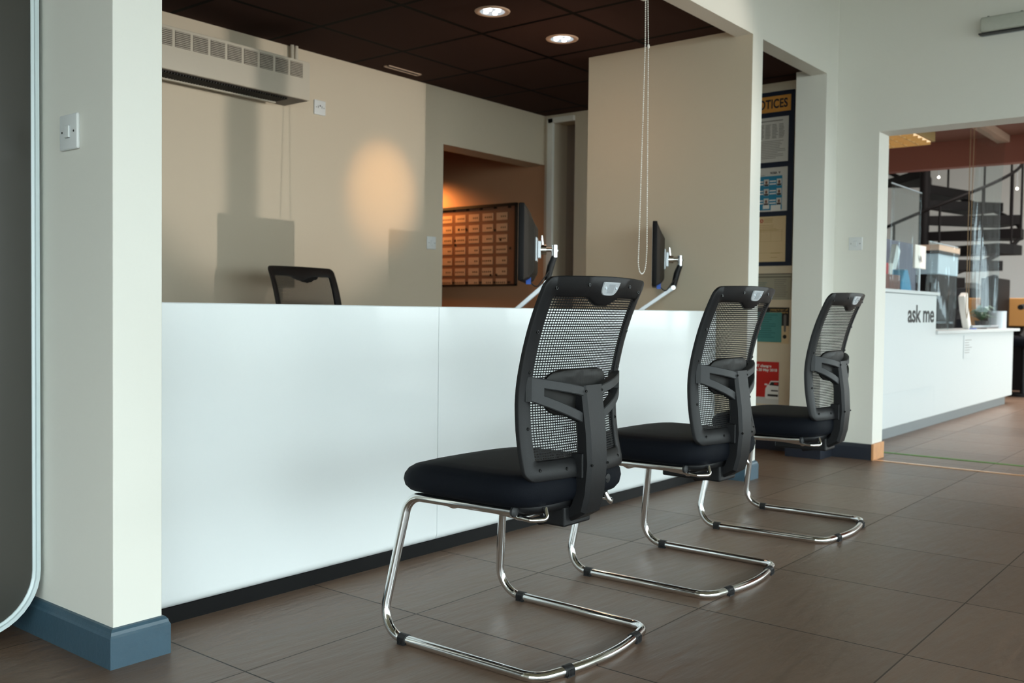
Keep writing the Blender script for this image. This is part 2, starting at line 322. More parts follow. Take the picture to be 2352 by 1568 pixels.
# ------------------------------------------------------------------ room shell
HC = 3.3        # hall ceiling
def shell():
    struct('floor', B(-3.2, 20, -4.2, 8.5, -0.12, 0), floor_m, 'dark brown square tiled floor running through the hall', 'floor')
    struct('ground', MB().box(-30, 45, -40, -4.25, -0.2, -0.05).box(-30, -3.25, -4.25, 12, -0.2, -0.05), pave, 'pale paving outside the shop front', 'ground')
    # hall
    struct('ceiling_hall', B(-3.2, 6.2, -4.2, 2.9, HC, HC+0.1), hall_ceiling, 'pale ceiling high over the waiting hall', 'ceiling')
    struct('wall_left', MB().box(-3.3, -3.2, 0.6, 2.9, 0, HC).box(-3.3, -3.2, -4.2, 0.6, 2.45, HC).box(-3.3, -3.2, -4.2, 0.6, 0, 0.22), paint, 'unseen pale wall at the far left end of the hall, with a window gap added for light', 'wall')  # out of view; window gap added to brighten the faces turned left
    struct('wall_left_back', B(-3.2, 1.229, 2.9, 3.0, 0, HC), paint, 'pale wall behind the tall dark panel at far left', 'wall')
    # pillar at left and partition behind it
    struct('wall_pillar_left', B(1.230, 1.362, 2.235, 4.66, 0, HC), paint, 'near white painted pillar at the left end of the counter', 'wall', bevel=0.002)
    struct('wall_header', B(1.362, 4.78, 2.235, 2.335, 2.36, HC), paint, 'white header wall above the counter opening', 'wall')
    struct('wall_partition_centre', MB().box(4.78, 4.902, 2.236, 3.275, 0, HC).box(4.7795, 4.9025, 2.2345, 2.236, 0, HC, 1), [paint_i, paint], 'beige lit partition wall between the counter opening and the passage', 'wall')
    struct('wall_header_passage', B(4.902, 5.825, 2.235, 2.335, 2.36, HC), paint, 'white header above the passage doorway', 'wall')
    struct('wall_jamb_passage', B(5.825, 6.02, 2.235, 2.43, 0, HC), paint, 'white jamb at the right of the passage doorway', 'wall', bevel=0.002)
    # right wall X = 6.02
    r = MB()
    r.box(6.01, 6.195, 1.973, 2.43, 0, HC)          # pier
    r.box(6.01, 6.195, -4.2, 1.973, 2.008, HC)       # above the opening
    r.box(6.01, 6.195, -4.2, -2.2, 0, 2.008)
    struct('wall_right', r, paint, 'pale end wall with the wide opening to the showroom', 'wall')
    q = MB(); q.box(6.01, 6.195, 2.43, 4.235, 0, HC); q.box(6.01, 6.195, 4.235, 4.44, 2.345, HC); q.box(6.01, 6.195, 4.44, 4.517, 0, HC)
    struct('wall_office_right', q, paint_i, 'cream right wall of the office and passage carrying the notice board', 'wall')
    # office back wall
    b = MB()
    b.box(1.362, 4.86, 4.517, 4.70, 0, HC); b.box(4.86, 6.01, 4.517, 4.70, 2.02, HC)
    struct('wall_back', b, paint_i, 'cream office back wall under the dark ceiling', 'wall')
    struct('ceiling', B(1.362, 6.01, 2.335, 4.517, 2.395, 2.43), ceil_m, 'dark brown suspended tile ceiling over the office', 'ceiling')
    # back room (orange) behind the opening
    struct('wall_back_room_right', B(6.012, 6.19, 4.517, 8.2, 0, 2.6), orange_w, 'orange brown wall of the back room carrying the planner board', 'wall')
    struct('wall_back_room_far', B(3.4, 6.01, 8.2, 8.3, 0, 2.6), orange_w, 'orange brown far wall of the back room', 'wall')
    struct('wall_back_room_left', B(3.3, 3.4, 4.70, 8.2, 0, 2.6), orange_w, 'orange brown left wall of the back room', 'wall')
    struct('ceiling_back_room', B(3.3, 6.2, 4.70, 8.3, 2.6, 2.7), orange_w, 'dark ceiling of the back room', 'ceiling')
    # corridor right of office
    struct('wall_corridor', B(6.196, 6.9, 4.44, 4.70, 0, 2.6), corr_w, 'shadowed brown wall inside the side doorway', 'wall')
    struct('wall_corridor_end', B(6.335, 6.43, 3.06, 4.44, 0, 2.6), pink_w, 'pinkish wall seen at the end of the side doorway', 'wall')
    struct('wall_corridor_near', B(6.195, 6.9, 2.95, 3.05, 0, 2.6), corr_w, 'near wall of the side corridor', 'wall')
    struct('ceiling_corridor', B(6.195, 7.0, 2.95, 4.7, 2.6, 2.7), corr_w, 'ceiling of the side corridor', 'ceiling')
    fr = MB(); fr.box(5.985, 6.01, 4.425, 4.475, 0, 2.37); fr.box(5.985, 6.01, 4.235, 4.475, 2.33, 2.37)
    struct('door_1', fr, paint, 'cream door frame of the side doorway in the office corner', 'door frame', bevel=0.003)
    # skirting boards
    def sk(path, name, m, label, h=0.098, t=0.016):
        # path: outline points of the wall face, offset outward by t, with moulded top
        prof = [(0, 0), (t, 0), (t, h-0.022), (t-0.003, h-0.016), (t-0.005, h-0.008), (t-0.010, h-0.002), (0, h)]
        mb = MB(); P = [Vector((*p, 0)) for p in path]; nr = []
        for i in range(len(P)):
            ds = []
            if i > 0: ds.append((P[i]-P[i-1]).normalized())
            if i < len(P)-1: ds.append((P[i+1]-P[i]).normalized())
            ns = [Vector((d.y, -d.x, 0)) for d in ds]
            nn = ns[0] if len(ns) == 1 else (ns[0]+ns[1])/(1+ns[0].dot(ns[1]))
            nr.append(nn)
        vs = [P[i]+nr[i]*a+Vector((0, 0, z)) for i in range(len(P)) for a, z in prof]; k = len(prof)
        fs = [(i*k+j, i*k+j+1, (i+1)*k+j+1, (i+1)*k+j) for i in range(len(P)-1) for j in range(k-1)]
        fs += [tuple(range(k))[::-1], tuple((len(P)-1)*k+j for j in range(k))]
        mb.add(vs, fs); struct(name, mb, m, label, 'skirting board')
    sk([(-3.2, 2.9), (1.23, 2.9), (1.23, 2.235), (1.362, 2.235), (1.362, 2.40)], 'baseboard_left', skirt, 'slate blue skirting board around the foot of the left pillar')
    sk([(4.78, 2.40), (4.78, 2.235), (4.902, 2.235), (4.902, 3.275)], 'baseboard_centre', skirt, 'slate blue skirting around the foot of the centre partition')
    sk([(6.01, 3.35), (6.01, 2.43), (5.825, 2.43), (5.825, 2.235), (6.01, 2.235), (6.01, 1.973)], 'baseboard_right', skirt_shaded, 'skirting at the foot of the right wall, shade put into its navy tone')
    struct('trim_oak', B(5.995, 6.195, 1.958, 1.972, 0, 0.10), oak, 'orange oak block at the foot of the showroom opening', 'skirting block', bevel=0.002)
    struct('trim_threshold', B(6.0, 6.03, -2.2, 1.958, 0.0, 0.004), brass, 'thin brass threshold strip on the floor of the showroom opening', 'threshold strip')
    struct('trim_green', B(6.39, 6.43, -2.2, 2.4, 0.0, 0.003), grn_m, 'thin green strip across the floor tiles of the showroom', 'floor strip')
    # shop front (behind the camera): dwarf wall, mullions, head
    struct('wall_front_head', B(-3.2, 20, -4.3, -4.15, 2.45, 5.1), paint_w, 'wall above the shop front glazing', 'wall')
    struct('wall_front_base', B(-3.2, 20, -4.3, -4.15, 0, 0.22), paint_w, 'low wall under the shop front glazing', 'wall')
    wf = MB()
    for x in (-3.15, -1.2, 0.75, 2.7, 4.48, 6.1, 8.0, 10.0, 12.0, 14.0, 16.0, 18.0, 19.9): wf.box(x-0.035, x+0.035, -4.28, -4.17, 0.22, 2.45)
    struct('window_1', wf, steel_w, 'grey mullions of the shop front window', 'window frame')
    # showroom beyond
    struct('wall_showroom_far', B(19.9, 20, -4.2, 8.5, 0, 5.1), paint_w, 'pale far wall of the showroom', 'wall')
    struct('wall_showroom_side', B(7.0, 19.9, 8.4, 8.5, 0, 5.1), paint_w, 'pale side wall of the showroom', 'wall')
    struct('wall_showroom_near', B(6.195, 9.0, 2.95, 3.0, 0, 2.6), paint_w, 'pale wall behind the ask me desk', 'wall') if False else None
    struct('ceiling_showroom', B(9.12, 20, -4.2, 8.5, 5.1, 5.2), paint_w, 'high pale ceiling of the showroom', 'ceiling')
    struct('ceiling_showroom_low', B(6.195, 9.12, -4.2, 8.5, 2.42, 2.5), brown_c, 'low brown ceiling just inside the showroom opening', 'ceiling')
    struct('trim_fascia', B(9.0, 9.12, -4.2, 8.5, 2.19, 2.425), brown_f, 'red brown fascia beam across the showroom ceiling', 'beam')
    struct('wall_upstand', B(9.0, 9.12, -4.2, 8.5, 2.425, 5.1), paint_w, 'pale upstand wall above the fascia beam', 'wall')
shell()

# ------------------------------------------------------------------ counter
def reception_counter():
    t = thing('reception_counter', 'long glossy white reception counter with a black plinth, running behind the chairs', 'reception counter', (1.37, 2.42, 0))
    L = -t.location
    def bull(x0, x1):
        mb = MB(); R_ = 0.030; z0, z1 = 0.045, 0.903; yf = 2.410; yb = 2.455
        prof = [(yb, z0)]+[(yf+R_-R_*math.sin(a), z0+R_-R_*math.cos(a)) for a in [i*PI/2/8 for i in range(9)]]+[(yf, z1-0.003), (yf+0.003, z1), (yb, z1)]
        n = len(prof); vs = [(x0, y, z) for y, z in prof]+[(x1, y, z) for y, z in prof]
        mb.add(vs, [(i, (i+1) % n, n+(i+1) % n, n+i) for i in range(n)]+[tuple(range(n)), tuple(range(n, 2*n))[::-1]]); return mb
    def part(mb, name, m, **k):
        o = mb.build(name, m, t, **k); o.data.transform(Matrix.Translation(L)); return o
    part(bull(1.364, 2.577), 'front_panel', counter_m, smooth=30)
    part(bull(2.5795, 4.765), 'front_panel', counter_m, smooth=30)
    part(B(1.364, 4.765, 2.425, 2.46, 0, 0.045), 'plinth', plinth_m)
    part(B(1.364, 4.765, 2.456, 3.05, 0.72, 0.745), 'desk_top', desk_m, bevel=0.003)
    for x in (1.40, 3.0, 4.70):
        part(B(x, x+0.03, 2.50, 2.99, 0, 0.72), 'end_panel', white_m)
reception_counter()

# ------------------------------------------------------------------ visitor chair
def interp(tab, z):
    tab = sorted(tab)
    if z <= tab[0][0]: return tab[0][1]
    for (a, b), (c, d) in zip(tab, tab[1:]):
        if z <= c:
            t = (z-a)/(c-a); return b+(d-b)*t
    return tab[-1][1]
PROF = [(0.47, -0.152), (0.50, -0.142), (0.55, -0.131), (0.60, -0.124), (0.66, -0.121), (0.70, -0.1235), (0.745, -0.131), (0.80, -0.144), (0.85, -0.159), (0.90, -0.178), (0.94, -0.196), (0.98, -0.216)]
def yp(z):
    return (interp(PROF, z-0.012)+interp(PROF, z)+interp(PROF, z+0.012))/3
HW0 = 0.222
def surf(x, z, d=0.0):
    """point on the curved back surface, d metres behind the front face"""
    return Vector((x, yp(z)-0.036*(1-min(1, (x/HW0)**2))-d, z))
def outline(kind, N=30):
    """closed list of (x,z); matching counts for outer and inner outline"""
    if kind == 'out': zb, zt, hb, ht, r = 0.470, 0.976, 0.221, 0.222, 0.026
    else: zb, zt, hb, ht, r = 0.520, 0.926, 0.184, 0.188, 0.008
    cs = [(-hb+r, zb+r, PI, 1.5*PI), (hb-r, zb+r, 1.5*PI, 2*PI), (ht-r, zt-r, 0, PI/2), (-ht+r, zt-r, PI/2, PI)]
    pts = []
    for i, (cx, cz, a0, a1) in enumerate(cs):
        arc = [(cx+r*math.cos(a0+(a1-a0)*k/6), cz+r*math.sin(a0+(a1-a0)*k/6)) for k in range(7)]
        pts += arc
        nx = cs[(i+1) % 4]; q = (nx[0]+r*math.cos(nx[2]), nx[1]+r*math.sin(nx[2])); p = arc[-1]
        M = 22 if i in (1, 3) else 16
        for k in range(1, M):
            s_ = k/M; x = p[0]+(q[0]-p[0])*s_; z = p[1]+(q[1]-p[1])*s_
            if i == 2 and kind == 'in': z -= 0.020*(0.5+0.5*math.cos(PI*min(1, max(0, abs(x)-0.022)/0.050)))   # dip for the plate
            if i == 2 and kind == 'out': z += 0.004*(1-(x/0.2)**2)
            pts.append((x, z))
    return pts
def frame_mesh():
    o_, i_ = outline('out'), outline('in'); n = len(o_); mb = MB()
    sec = [(0.0, 0.002), (0.0, 0.012), (0.06, 0.0150), (0.5, 0.0170), (0.93, 0.0150), (1.0, 0.011), (1.0, 0.003), (0.9, 0.0), (0.06, 0.0)]
    vs = []
    for a, b in zip(o_, i_):
        for t_, d in sec:
            vs.append(surf(a[0]+(b[0]-a[0])*t_, a[1]+(b[1]-a[1])*t_, d))
    k = len(sec)
    mb.add(vs, [(i*k+j, i*k+(j+1) % k, ((i+1) % n)*k+(j+1) % k, ((i+1) % n)*k+j) for i in range(n) for j in range(k)])
    return mb
def mesh_panel():
    mb = MB(); z = 0.512; nx = 14
    def hw(z): return 0.1855+(z-0.517)/(0.930-0.517)*0.004
    while z < 0.934:
        th = 0.0030; w_ = hw(z)
        vs = []
        for i in range(nx+1):
            x = -w_+2*w_*i/nx; sag = 0.004*math.sin(z*90+x*3)*0
            for dz, d in ((0, 0.008), (th, 0.008), (th, 0.0092), (0, 0.0092)): vs.append(surf(x, z+dz, d))
        mb.add(vs, [(i*4+j, i*4+(j+1) % 4, (i+1)*4+(j+1) % 4, (i+1)*4+j) for i in range(nx) for j in range(4)])
        z += 0.0064
    nv = 46
    for k in range(nv):
        u = -1+2*(k+0.5)/nv; vs = []; M = 16
        for i in range(M+1):
            z = 0.513+(0.934-0.513)*i/M; x = u*hw(z)
            vs += [surf(x-0.0014, z, 0.0086), surf(x+0.0014, z, 0.0086)]
        mb.add(vs, [(2*i, 2*i+1, 2*i+3, 2*i+2) for i in range(M)])
    return mb
def pillow(x0, x1, y0, y1, z0, z1, n=4.5, lv=None, N=48, droop=None):
    cx, cy, hx, hy = (x0+x1)/2, (y0+y1)/2, (x1-x0)/2, (y1-y0)/2
    lv = lv or [(0.0, 0.0), (0.6, 0.0), (0.88, 0.0), (0.945, 0.06), (0.985, 0.22), (1.0, 0.45), (0.99, 0.66), (0.955, 0.84), (0.89, 0.945), (0.75, 0.985), (0.45, 1.0), (0, 1.0)]
    mb = MB(); vs = []
    for s_, h in lv:
        for k in range(N):
            a = 2*PI*k/N; c, s2 = math.cos(a), math.sin(a)
            x = cx+hx*s_*math.copysign(abs(c)**(2/n), c); y = cy+hy*s_*math.copysign(abs(s2)**(2/n), s2)
            z = z0+(z1-z0)*h
            if droop: z += droop(x, y, h)
            vs.append((x, y, z))
    mb.add(vs, [(i*N+k, i*N+(k+1) % N, (i+1)*N+(k+1) % N, (i+1)*N+k) for i in range(len(lv)-1) for k in range(N)])
    return mb
def fillet(pts, rad, n=8):
    pts = [Vector(p) for p in pts]; out = [pts[0]]
    for i in range(1, len(pts)-1):
        p, a, b = pts[i], (pts[i-1]-pts[i]), (pts[i+1]-pts[i]); r = rad[i-1] if isinstance(rad, list) else rad
        la, lb = a.length, b.length; a.normalize(); b.normalize(); ang = a.angle(b)
        d = min(r/math.tan(ang/2), la*0.49, lb*0.49)
        p0, p1 = p+a*d, p+b*d; rr = d*math.tan(ang/2); bis = (a+b).normalized(); c = p+bis*(rr/math.sin(ang/2))
        v0, v1 = p0-c, p1-c; tot = v0.angle(v1)
        for k in range(n+1):
            t = k/n; out.append(c+(v0*math.sin((1-t)*tot)+v1*math.sin(t*tot))/math.sin(tot))
    out.append(pts[-1]); return out
def chair_frame_path():
    def arc(y, m=12): return [Vector((-0.17+0.34*i/m, y-0.020*(1-(2*i/m-1)**2), 0.0125)) for i in range(m+1)]
    L = [(-0.205, -0.113, 0.392), (-0.205, 0.250, 0.386), (-0.256, 0.306, 0.0125), (-0.252, -0.225, 0.0125)]
    left = fillet(L+[(-0.17, -0.245, 0.0125)], [0.052, 0.075, 0.055], 10)
    right = [Vector((-p.x, p.y, p.z)) for p in left][::-1]
    return left[:-1]+arc(-0.245)+right[1:]
def clip_mb(c, d):
    """rubber glide clipped round a floor tube at c, tube direction d"""
    mb = MB(); c = Vector(c); d = Vector(d).normalized(); side = Vector((0, 0, 1)).cross(d)
    n = 16; r1 = 0.0146; vs = []
    for s_ in (-0.013, 0.013):
        for k in range(n+1):
            a = math.radians(-35+250*k/n); 
            vs.append(c+d*s_+side*math.cos(a+PI*0)*r1*-1+Vector((0, 0, -math.sin(a)*r1*0.82)) if False else c+d*s_+side*math.cos(a)*r1+Vector((0, 0, math.sin(a)*r1*0.99)))
    m = n+1
    fs = [(k, k+1, m+k+1, m+k) for k in range(n)]+[tuple(range(m))[::-1], tuple(range(m, 2*m))]
    mb.add(vs, fs)
    for k in range(-2, 3): mb.obox(c+side*0.0135*1+d*k*0.005+Vector((0, 0, -0.002)), d, side, Vector((0, 0, 1)), 0.0011, 0.0022, 0.008)
    for k in range(-2, 3): mb.obox(c-side*0.0135*1+d*k*0.005+Vector((0, 0, -0.002)), d, side, Vector((0, 0, 1)), 0.0011, 0.0022, 0.008)
    mb.obox(c+Vector((0, 0, -0.0115)), d, side, Vector((0, 0, 1)), 0.013, 0.014, 0.002)
    return mb
FR = frame_mesh(); MP = mesh_panel()
def plate_parts(parent):
    def half(sc, N=14):
        pts = [(-0.036*sc, 0.0135*sc), (0.036*sc, 0.0135*sc)]
        for k in range(N+1):
            a = -PI*k/N; pts.append((0.036*sc*math.copysign(abs(math.cos(a))**0.55, math.cos(a)), 0.006*sc+0.026*sc*math.sin(a)*abs(math.sin(a))**-0.25 if abs(math.sin(a)) > 1e-6 else 0.006*sc))
        return pts
    mb = MB(); zc = 0.952; P = half(1)
    mb.prism(P, lambda x, z: surf(x, zc+z, 0.0200), lambda x, z: surf(x, zc+z, 0.009))
    p = mb.build('label_plate', silver, parent, bevel=0.0012, label='silver half-round plate on the top rail')
    q = MB().prism([(-0.013, 0.008), (0.013, 0.008), (0.013, -0.014), (-0.013, -0.014)], lambda x, z: surf(x, zc+z, 0.0212), lambda x, z: surf(x, zc+z, 0.0195))
    q.build('badge', silver2, p)
    for sx in (-1, 1):
        c = surf(sx*0.024, zc-0.001, 0.0205); MB().cyl(c+Vector((0, -0.001, 0)), c+Vector((0, 0.003, 0)), 0.0034, 12).build('screw', silver2, p)
def back_parts(t, plate=True):
    f = FR.build('back_frame', plastic, t, smooth=50)
    MP.build('mesh_panel', mesh_m, t)
    if plate: plate_parts(f)
    for x, z in ((-0.192, 0.947), (-0.09, 0.957), (0.10, 0.957), (0.18, 0.945), (-0.203, 0.84), (0.203, 0.84), (-0.200, 0.74), (0.200, 0.74), (-0.198, 0.60), (0.198, 0.60), (-0.178, 0.497), (-0.09, 0.494), (0.09, 0.494), (0.178, 0.497)):
        c = surf(x, z, 0.0165); s_ = MB(); s_.lathe(c, [(0.0001, 0.001), (0.0022, 0.001), (0.0030, -0.0018), (0.0042, -0.0018), (0.0046, 0.001)], 12, axis='y'); s_.build('screw', screw_m, f)
    return f
def visitor_chair(label, loc, rz):
    t = thing('cantilever_chair', label, 'chair', loc, rz, 'black mesh-backed visitor chairs in front of the counter')
    back_parts(t)
    # seat
    def droop(x, y, h): 
        q = max(0, (y-0.12)/0.17); r_ = max(0, (abs(x)-0.17)/0.08)
        return -0.024*q*q*h - 0.004*r_*r_*h + 0.004*math.cos(x*6)*h
    pillow(-0.248, 0.248, -0.190, 0.292, 0.402, 0.488, 5.0, droop=droop, N=64).build('seat', fabric, t, smooth=60)
    pillow(-0.195, 0.195, -0.165, 0.225, 0.378, 0.424, 5.0, N=48).build('seat_shell', plastic, t, smooth=50)
    # chrome cantilever frame
    fm = MB().tube(chair_frame_path(), 0.0125, 18).build('chrome_frame', chrome, t, smooth=50)
    cb = MB()
    for y in (-0.105, 0.12):
        cb.tube(fillet([(-0.205, y, 0.386), (-0.17, y, 0.370), (0.17, y, 0.370), (0.205, y, 0.386)], 0.03, 5), 0.008, 12)
    for sx in (-1, 1): cb.tube(fillet([(sx*0.195, -0.02, 0.384), (sx*0.183, -0.150, 0.372), (sx*0.145, -0.172, 0.371), (sx*0.138, -0.160, 0.398)], 0.012, 6), 0.0065, 12)
    cb.build('cross_brace', chrome, t, smooth=50)
    for sx in (-1, 1):
        MB().lathe((sx*0.205, -0.115, 0.3921), [(0.0001, -0.005), (0.009, -0.0045), (0.0135, -0.002), (0.0137, 0.003), (0.0125, 0.006)], 20, axis='y').build('end_cap', plastic_g, t, smooth=40)
        clip_mb((sx*0.2555, 0.215, 0.0135), (0, 1, 0)).build('floor_glide', rubber, t)
        clip_mb((sx*0.158, -0.2485, 0.0135), (1, sx*0.10, 0)).build('floor_glide', rubber, t)
    # spine
    sp = MB(); path = [(-0.055, 0.346, 0.024), (-0.12, 0.357, 0.022), (-0.165, 0.367, 0.018), (-0.190, 0.386, 0.024), (-0.201, 0.425, 0.023), (-0.208, 0.50, 0.023), (-0.205, 0.58, 0.021), (-0.197, 0.65, 0.019), (-0.191, 0.701, 0.018)]
    ring = []
    for i, (y, z, h) in enumerate(path):
        a = Vector((0, path[max(i-1, 0)][0], path[max(i-1, 0)][1])); b = Vector((0, path[min(i+1, len(path)-1)][0], path[min(i+1, len(path)-1)][1]))
        d = (b-a).normalized(); nrm = Vector((0, d.z, -d.y)); w_ = 0.040+0.006*min(1, i/8)
        c = Vector((0, y, z)); r_ = 0.007
        sec = [(-w_, -h+r_), (-w_+r_, -h), (w_-r_, -h), (w_, -h+r_), (w_, h-r_*1.4), (w_-r_*1.4, h), (-w_+r_*1.4, h), (-w_, h-r_*1.4)]
        ring.append([c+Vector((1, 0, 0))*p-nrm*q for p, q in sec])
    vs = [v for r_ in ring for v in r_]; fs = [(i*8+k, i*8+(k+1) % 8, (i+1)*8+(k+1) % 8, (i+1)*8+k) for i in range(len(ring)-1) for k in range(8)]+[tuple(range(8)), tuple(range((len(ring)-1)*8, len(ring)*8))[::-1]]
    sp.add(vs, fs); spine = sp.build('back_spine', plastic, t, smooth=25)
    for z, y in ((0.688, -0.2105), (0.50, -0.2315)):
        for sx in (-1, 1): MB().lathe((sx*0.036, y, z), [(0.0001, -0.0005), (0.0025, -0.0005), (0.0028, -0.0015), (0.0035, -0.0015), (0.0038, 0.0015)], 10, axis='y').build('screw', screw_m, spine)
    # side arms with slotted window
    def arm(sx):
        mb = MB()
        def P(s_, z, d):
            x = 0.040+0.160*s_; y = -0.207+0.047*s_**2.2
            tx = Vector((0.16, 0.047*2.2*s_**1.2, 0)).normalized(); nn = Vector((tx.y, -tx.x, 0))
            q = Vector((x, y, z))+nn*(0.0-d)
            return Vector((sx*q.x, q.y, q.z))
        N = 14; top = lambda s_: 0.700+0.029*s_**0.9; bot = lambda s_: 0.606+0.062*s_
        def wt(s_): return top(s_)-0.025
        def wb(s_): return bot(s_)+0.027
        def strip(f0, f1, s0, s1, n=N):
            vs = []
            for i in range(n+1):
                s_ = s0+(s1-s0)*i/n; a, b = f0(s_), f1(s_); e = 0.0025
                vs += [P(s_, a, 0.022), P(s_, a, 0.002), P(s_, a+e, 0), P(s_, b-e, 0), P(s_, b, 0.002), P(s_, b, 0.022)]
            mb.add(vs, [(i*6+j, i*6+(j+1) % 6, (i+1)*6+(j+1) % 6, (i+1)*6+j) for i in range(n) for j in range(6)]+[tuple(range(6)), tuple(range(n*6, n*6+6))[::-1]])
        strip(wt, top, 0, 1); strip(bot, wb, 0, 1)
        strip(bot, top, 0.82, 1.0, 4)
        c = [P(1.0, bot(1), 0), P(1.0, top(1), 0), P(1.0, top(1), 0.022), P(1.0, bot(1), 0.022)]
        e = [Vector((v.x+sx*0.006, v.y+0.014, v.z)) for v in c]
        mb.add(c+e, [(0, 1, 2, 3), (4, 7, 6, 5), (0, 4, 5, 1), (1, 5, 6, 2), (2, 6, 7, 3), (3, 7, 4, 0)])
        return mb
    for sx in (-1, 1): arm(sx).build('spine_arm', plastic_g, t, smooth=35)
    # lumbar pad
    N = 40; mb = MB(); vs = []
    for d, s_ in ((0.012, 0.90), (0.014, 1.0), (0.022, 1.0), (0.026, 0.93), (0.028, 0.5), (0.0285, 0.0)):
        for k in range(N):
            a = 2*PI*k/N; c, s2 = math.cos(a), math.sin(a)
            x = -0.028+0.128*s_*math.copysign(abs(c)**0.5, c); zz = math.copysign(abs(s2)**0.75, s2)
            z = 0.700+(0.046 if zz > 0 else 0.075)*s_*zz
            vs.append(surf(x, z, d))
    mb.add(vs, [(i*N+k, i*N+(k+1) % N, (i+1)*N+(k+1) % N, (i+1)*N+k) for i in range(5) for k in range(N)]+[tuple(range(N))])
    mb.build('lumbar_pad', pad_m, t, smooth=50)
    # lower bracket between frame and spine, seat bracket, knob
    MB().box(-0.052, 0.052, -0.212, -0.176, 0.466, 0.530, bev=0.003).build('back_bracket', plastic, t)
    MB().box(-0.060, 0.060, -0.165, 0.05, 0.335, 0.388, bev=0.006).build('seat_bracket', plastic, t)
    MB().lathe((0.105, -0.180, 0.445), [(0.0001, -0.010), (0.012, -0.009), (0.016, -0.004), (0.016, 0.008), (0.008, 0.02)], 20, axis='y').build('adjuster_knob', plastic, t, smooth=40)
    return t
CH_Y = 1.600
c1 = visitor_chair('black mesh-backed cantilever chair nearest the camera, largest of the three', (2.073, CH_Y, 0), math.radians(0.3))
c2 = copy_tree(c1); c2.location = (2.958, CH_Y+0.008, 0); c2.rotation_euler.z = math.radians(0.8)
c2['label'] = 'black mesh-backed cantilever chair in the middle of the row, between the other two'
c3 = copy_tree(c1); c3.location = (3.908, CH_Y+0.018, 0); c3.rotation_euler.z = math.radians(3.0)
c3['label'] = 'black mesh-backed cantilever chair farthest along the counter, by the passage'

# office chair behind the counter
def office_chair():
    t = thing('office_chair', 'black mesh-backed office chair behind the counter, only its top showing', 'office chair', (3.352, 3.865, 0), math.radians(181))
    t0 = t
    f = FR.build('back_frame', plastic, t, smooth=50); m = MP.build('mesh_panel', mesh_m, t)
    for o in (f, m): o.location = (0, -0.06, 0.136); o.rotation_euler = (math.radians(0), 0, 0)
    d = MB()
    d.prism([(-0.13, 0.93), (0.05, 0.93), (0.03, 0.912), (0.0, 0.905), (-0.02, 0.897), (-0.05, 0.893), (-0.075, 0.898), (-0.09, 0.907), (-0.115, 0.914)], lambda x, z: surf(x, z, 0.012), lambda x, z: surf(x, z, 0.02))
    o = d.build('label_plate', plastic, t); o.location = (0, -0.06, 0.136)
    def dr(x, y, h): return -0.02*max(0, (y-0.1)/0.16)**2*h
    pillow(-0.245, 0.245, -0.20, 0.27, 0.46, 0.55, 5, droop=dr).build('seat', fabric, t, smooth=60)
    MB().box(-0.04, 0.04, -0.30, -0.255, 0.44, 0.85, bev=0.006).build('back_spine', plastic, t)
    MB().box(-0.05, 0.05, -0.29, 0.0, 0.42, 0.46, bev=0.006).build('seat_bracket', plastic, t)
    MB().cyl((0, 0, 0.10), (0, 0, 0.42), 0.026, 20).build('gas_column', plastic, t, smooth=40)
    bs = MB(); 
    for k in range(5):
        a = 2*PI*k/5; bs.tube([(0, 0, 0.13), (0.15*math.cos(a), 0.15*math.sin(a), 0.11), (0.28*math.cos(a), 0.28*math.sin(a), 0.07)], [0.03, 0.022, 0.016], 10)
    bs.build('star_base', plastic, t, smooth=40)
    for k in range(5):
        a = 2*PI*k/5; x, y = 0.28*math.cos(a), 0.28*math.sin(a)
        MB().cyl((x-0.02*math.sin(a), y+0.02*math.cos(a), 0.027), (x+0.02*math.sin(a), y-0.02*math.cos(a), 0.027), 0.027, 16).build('caster', rubber, t, smooth=40)
    for sx in (-1, 1):
        MB().tube(fillet([(sx*0.22, -0.06, 0.47), (sx*0.29, -0.06, 0.49), (sx*0.29, -0.06, 0.70)], 0.03, 5), 0.012, 10).build('arm_post', plastic, t, smooth=40)
        pillow(sx*0.29-0.04, sx*0.29+0.04, -0.16, 0.10, 0.70, 0.725, 4, N=24).build('armrest', plastic, t, smooth=50)
office_chair()

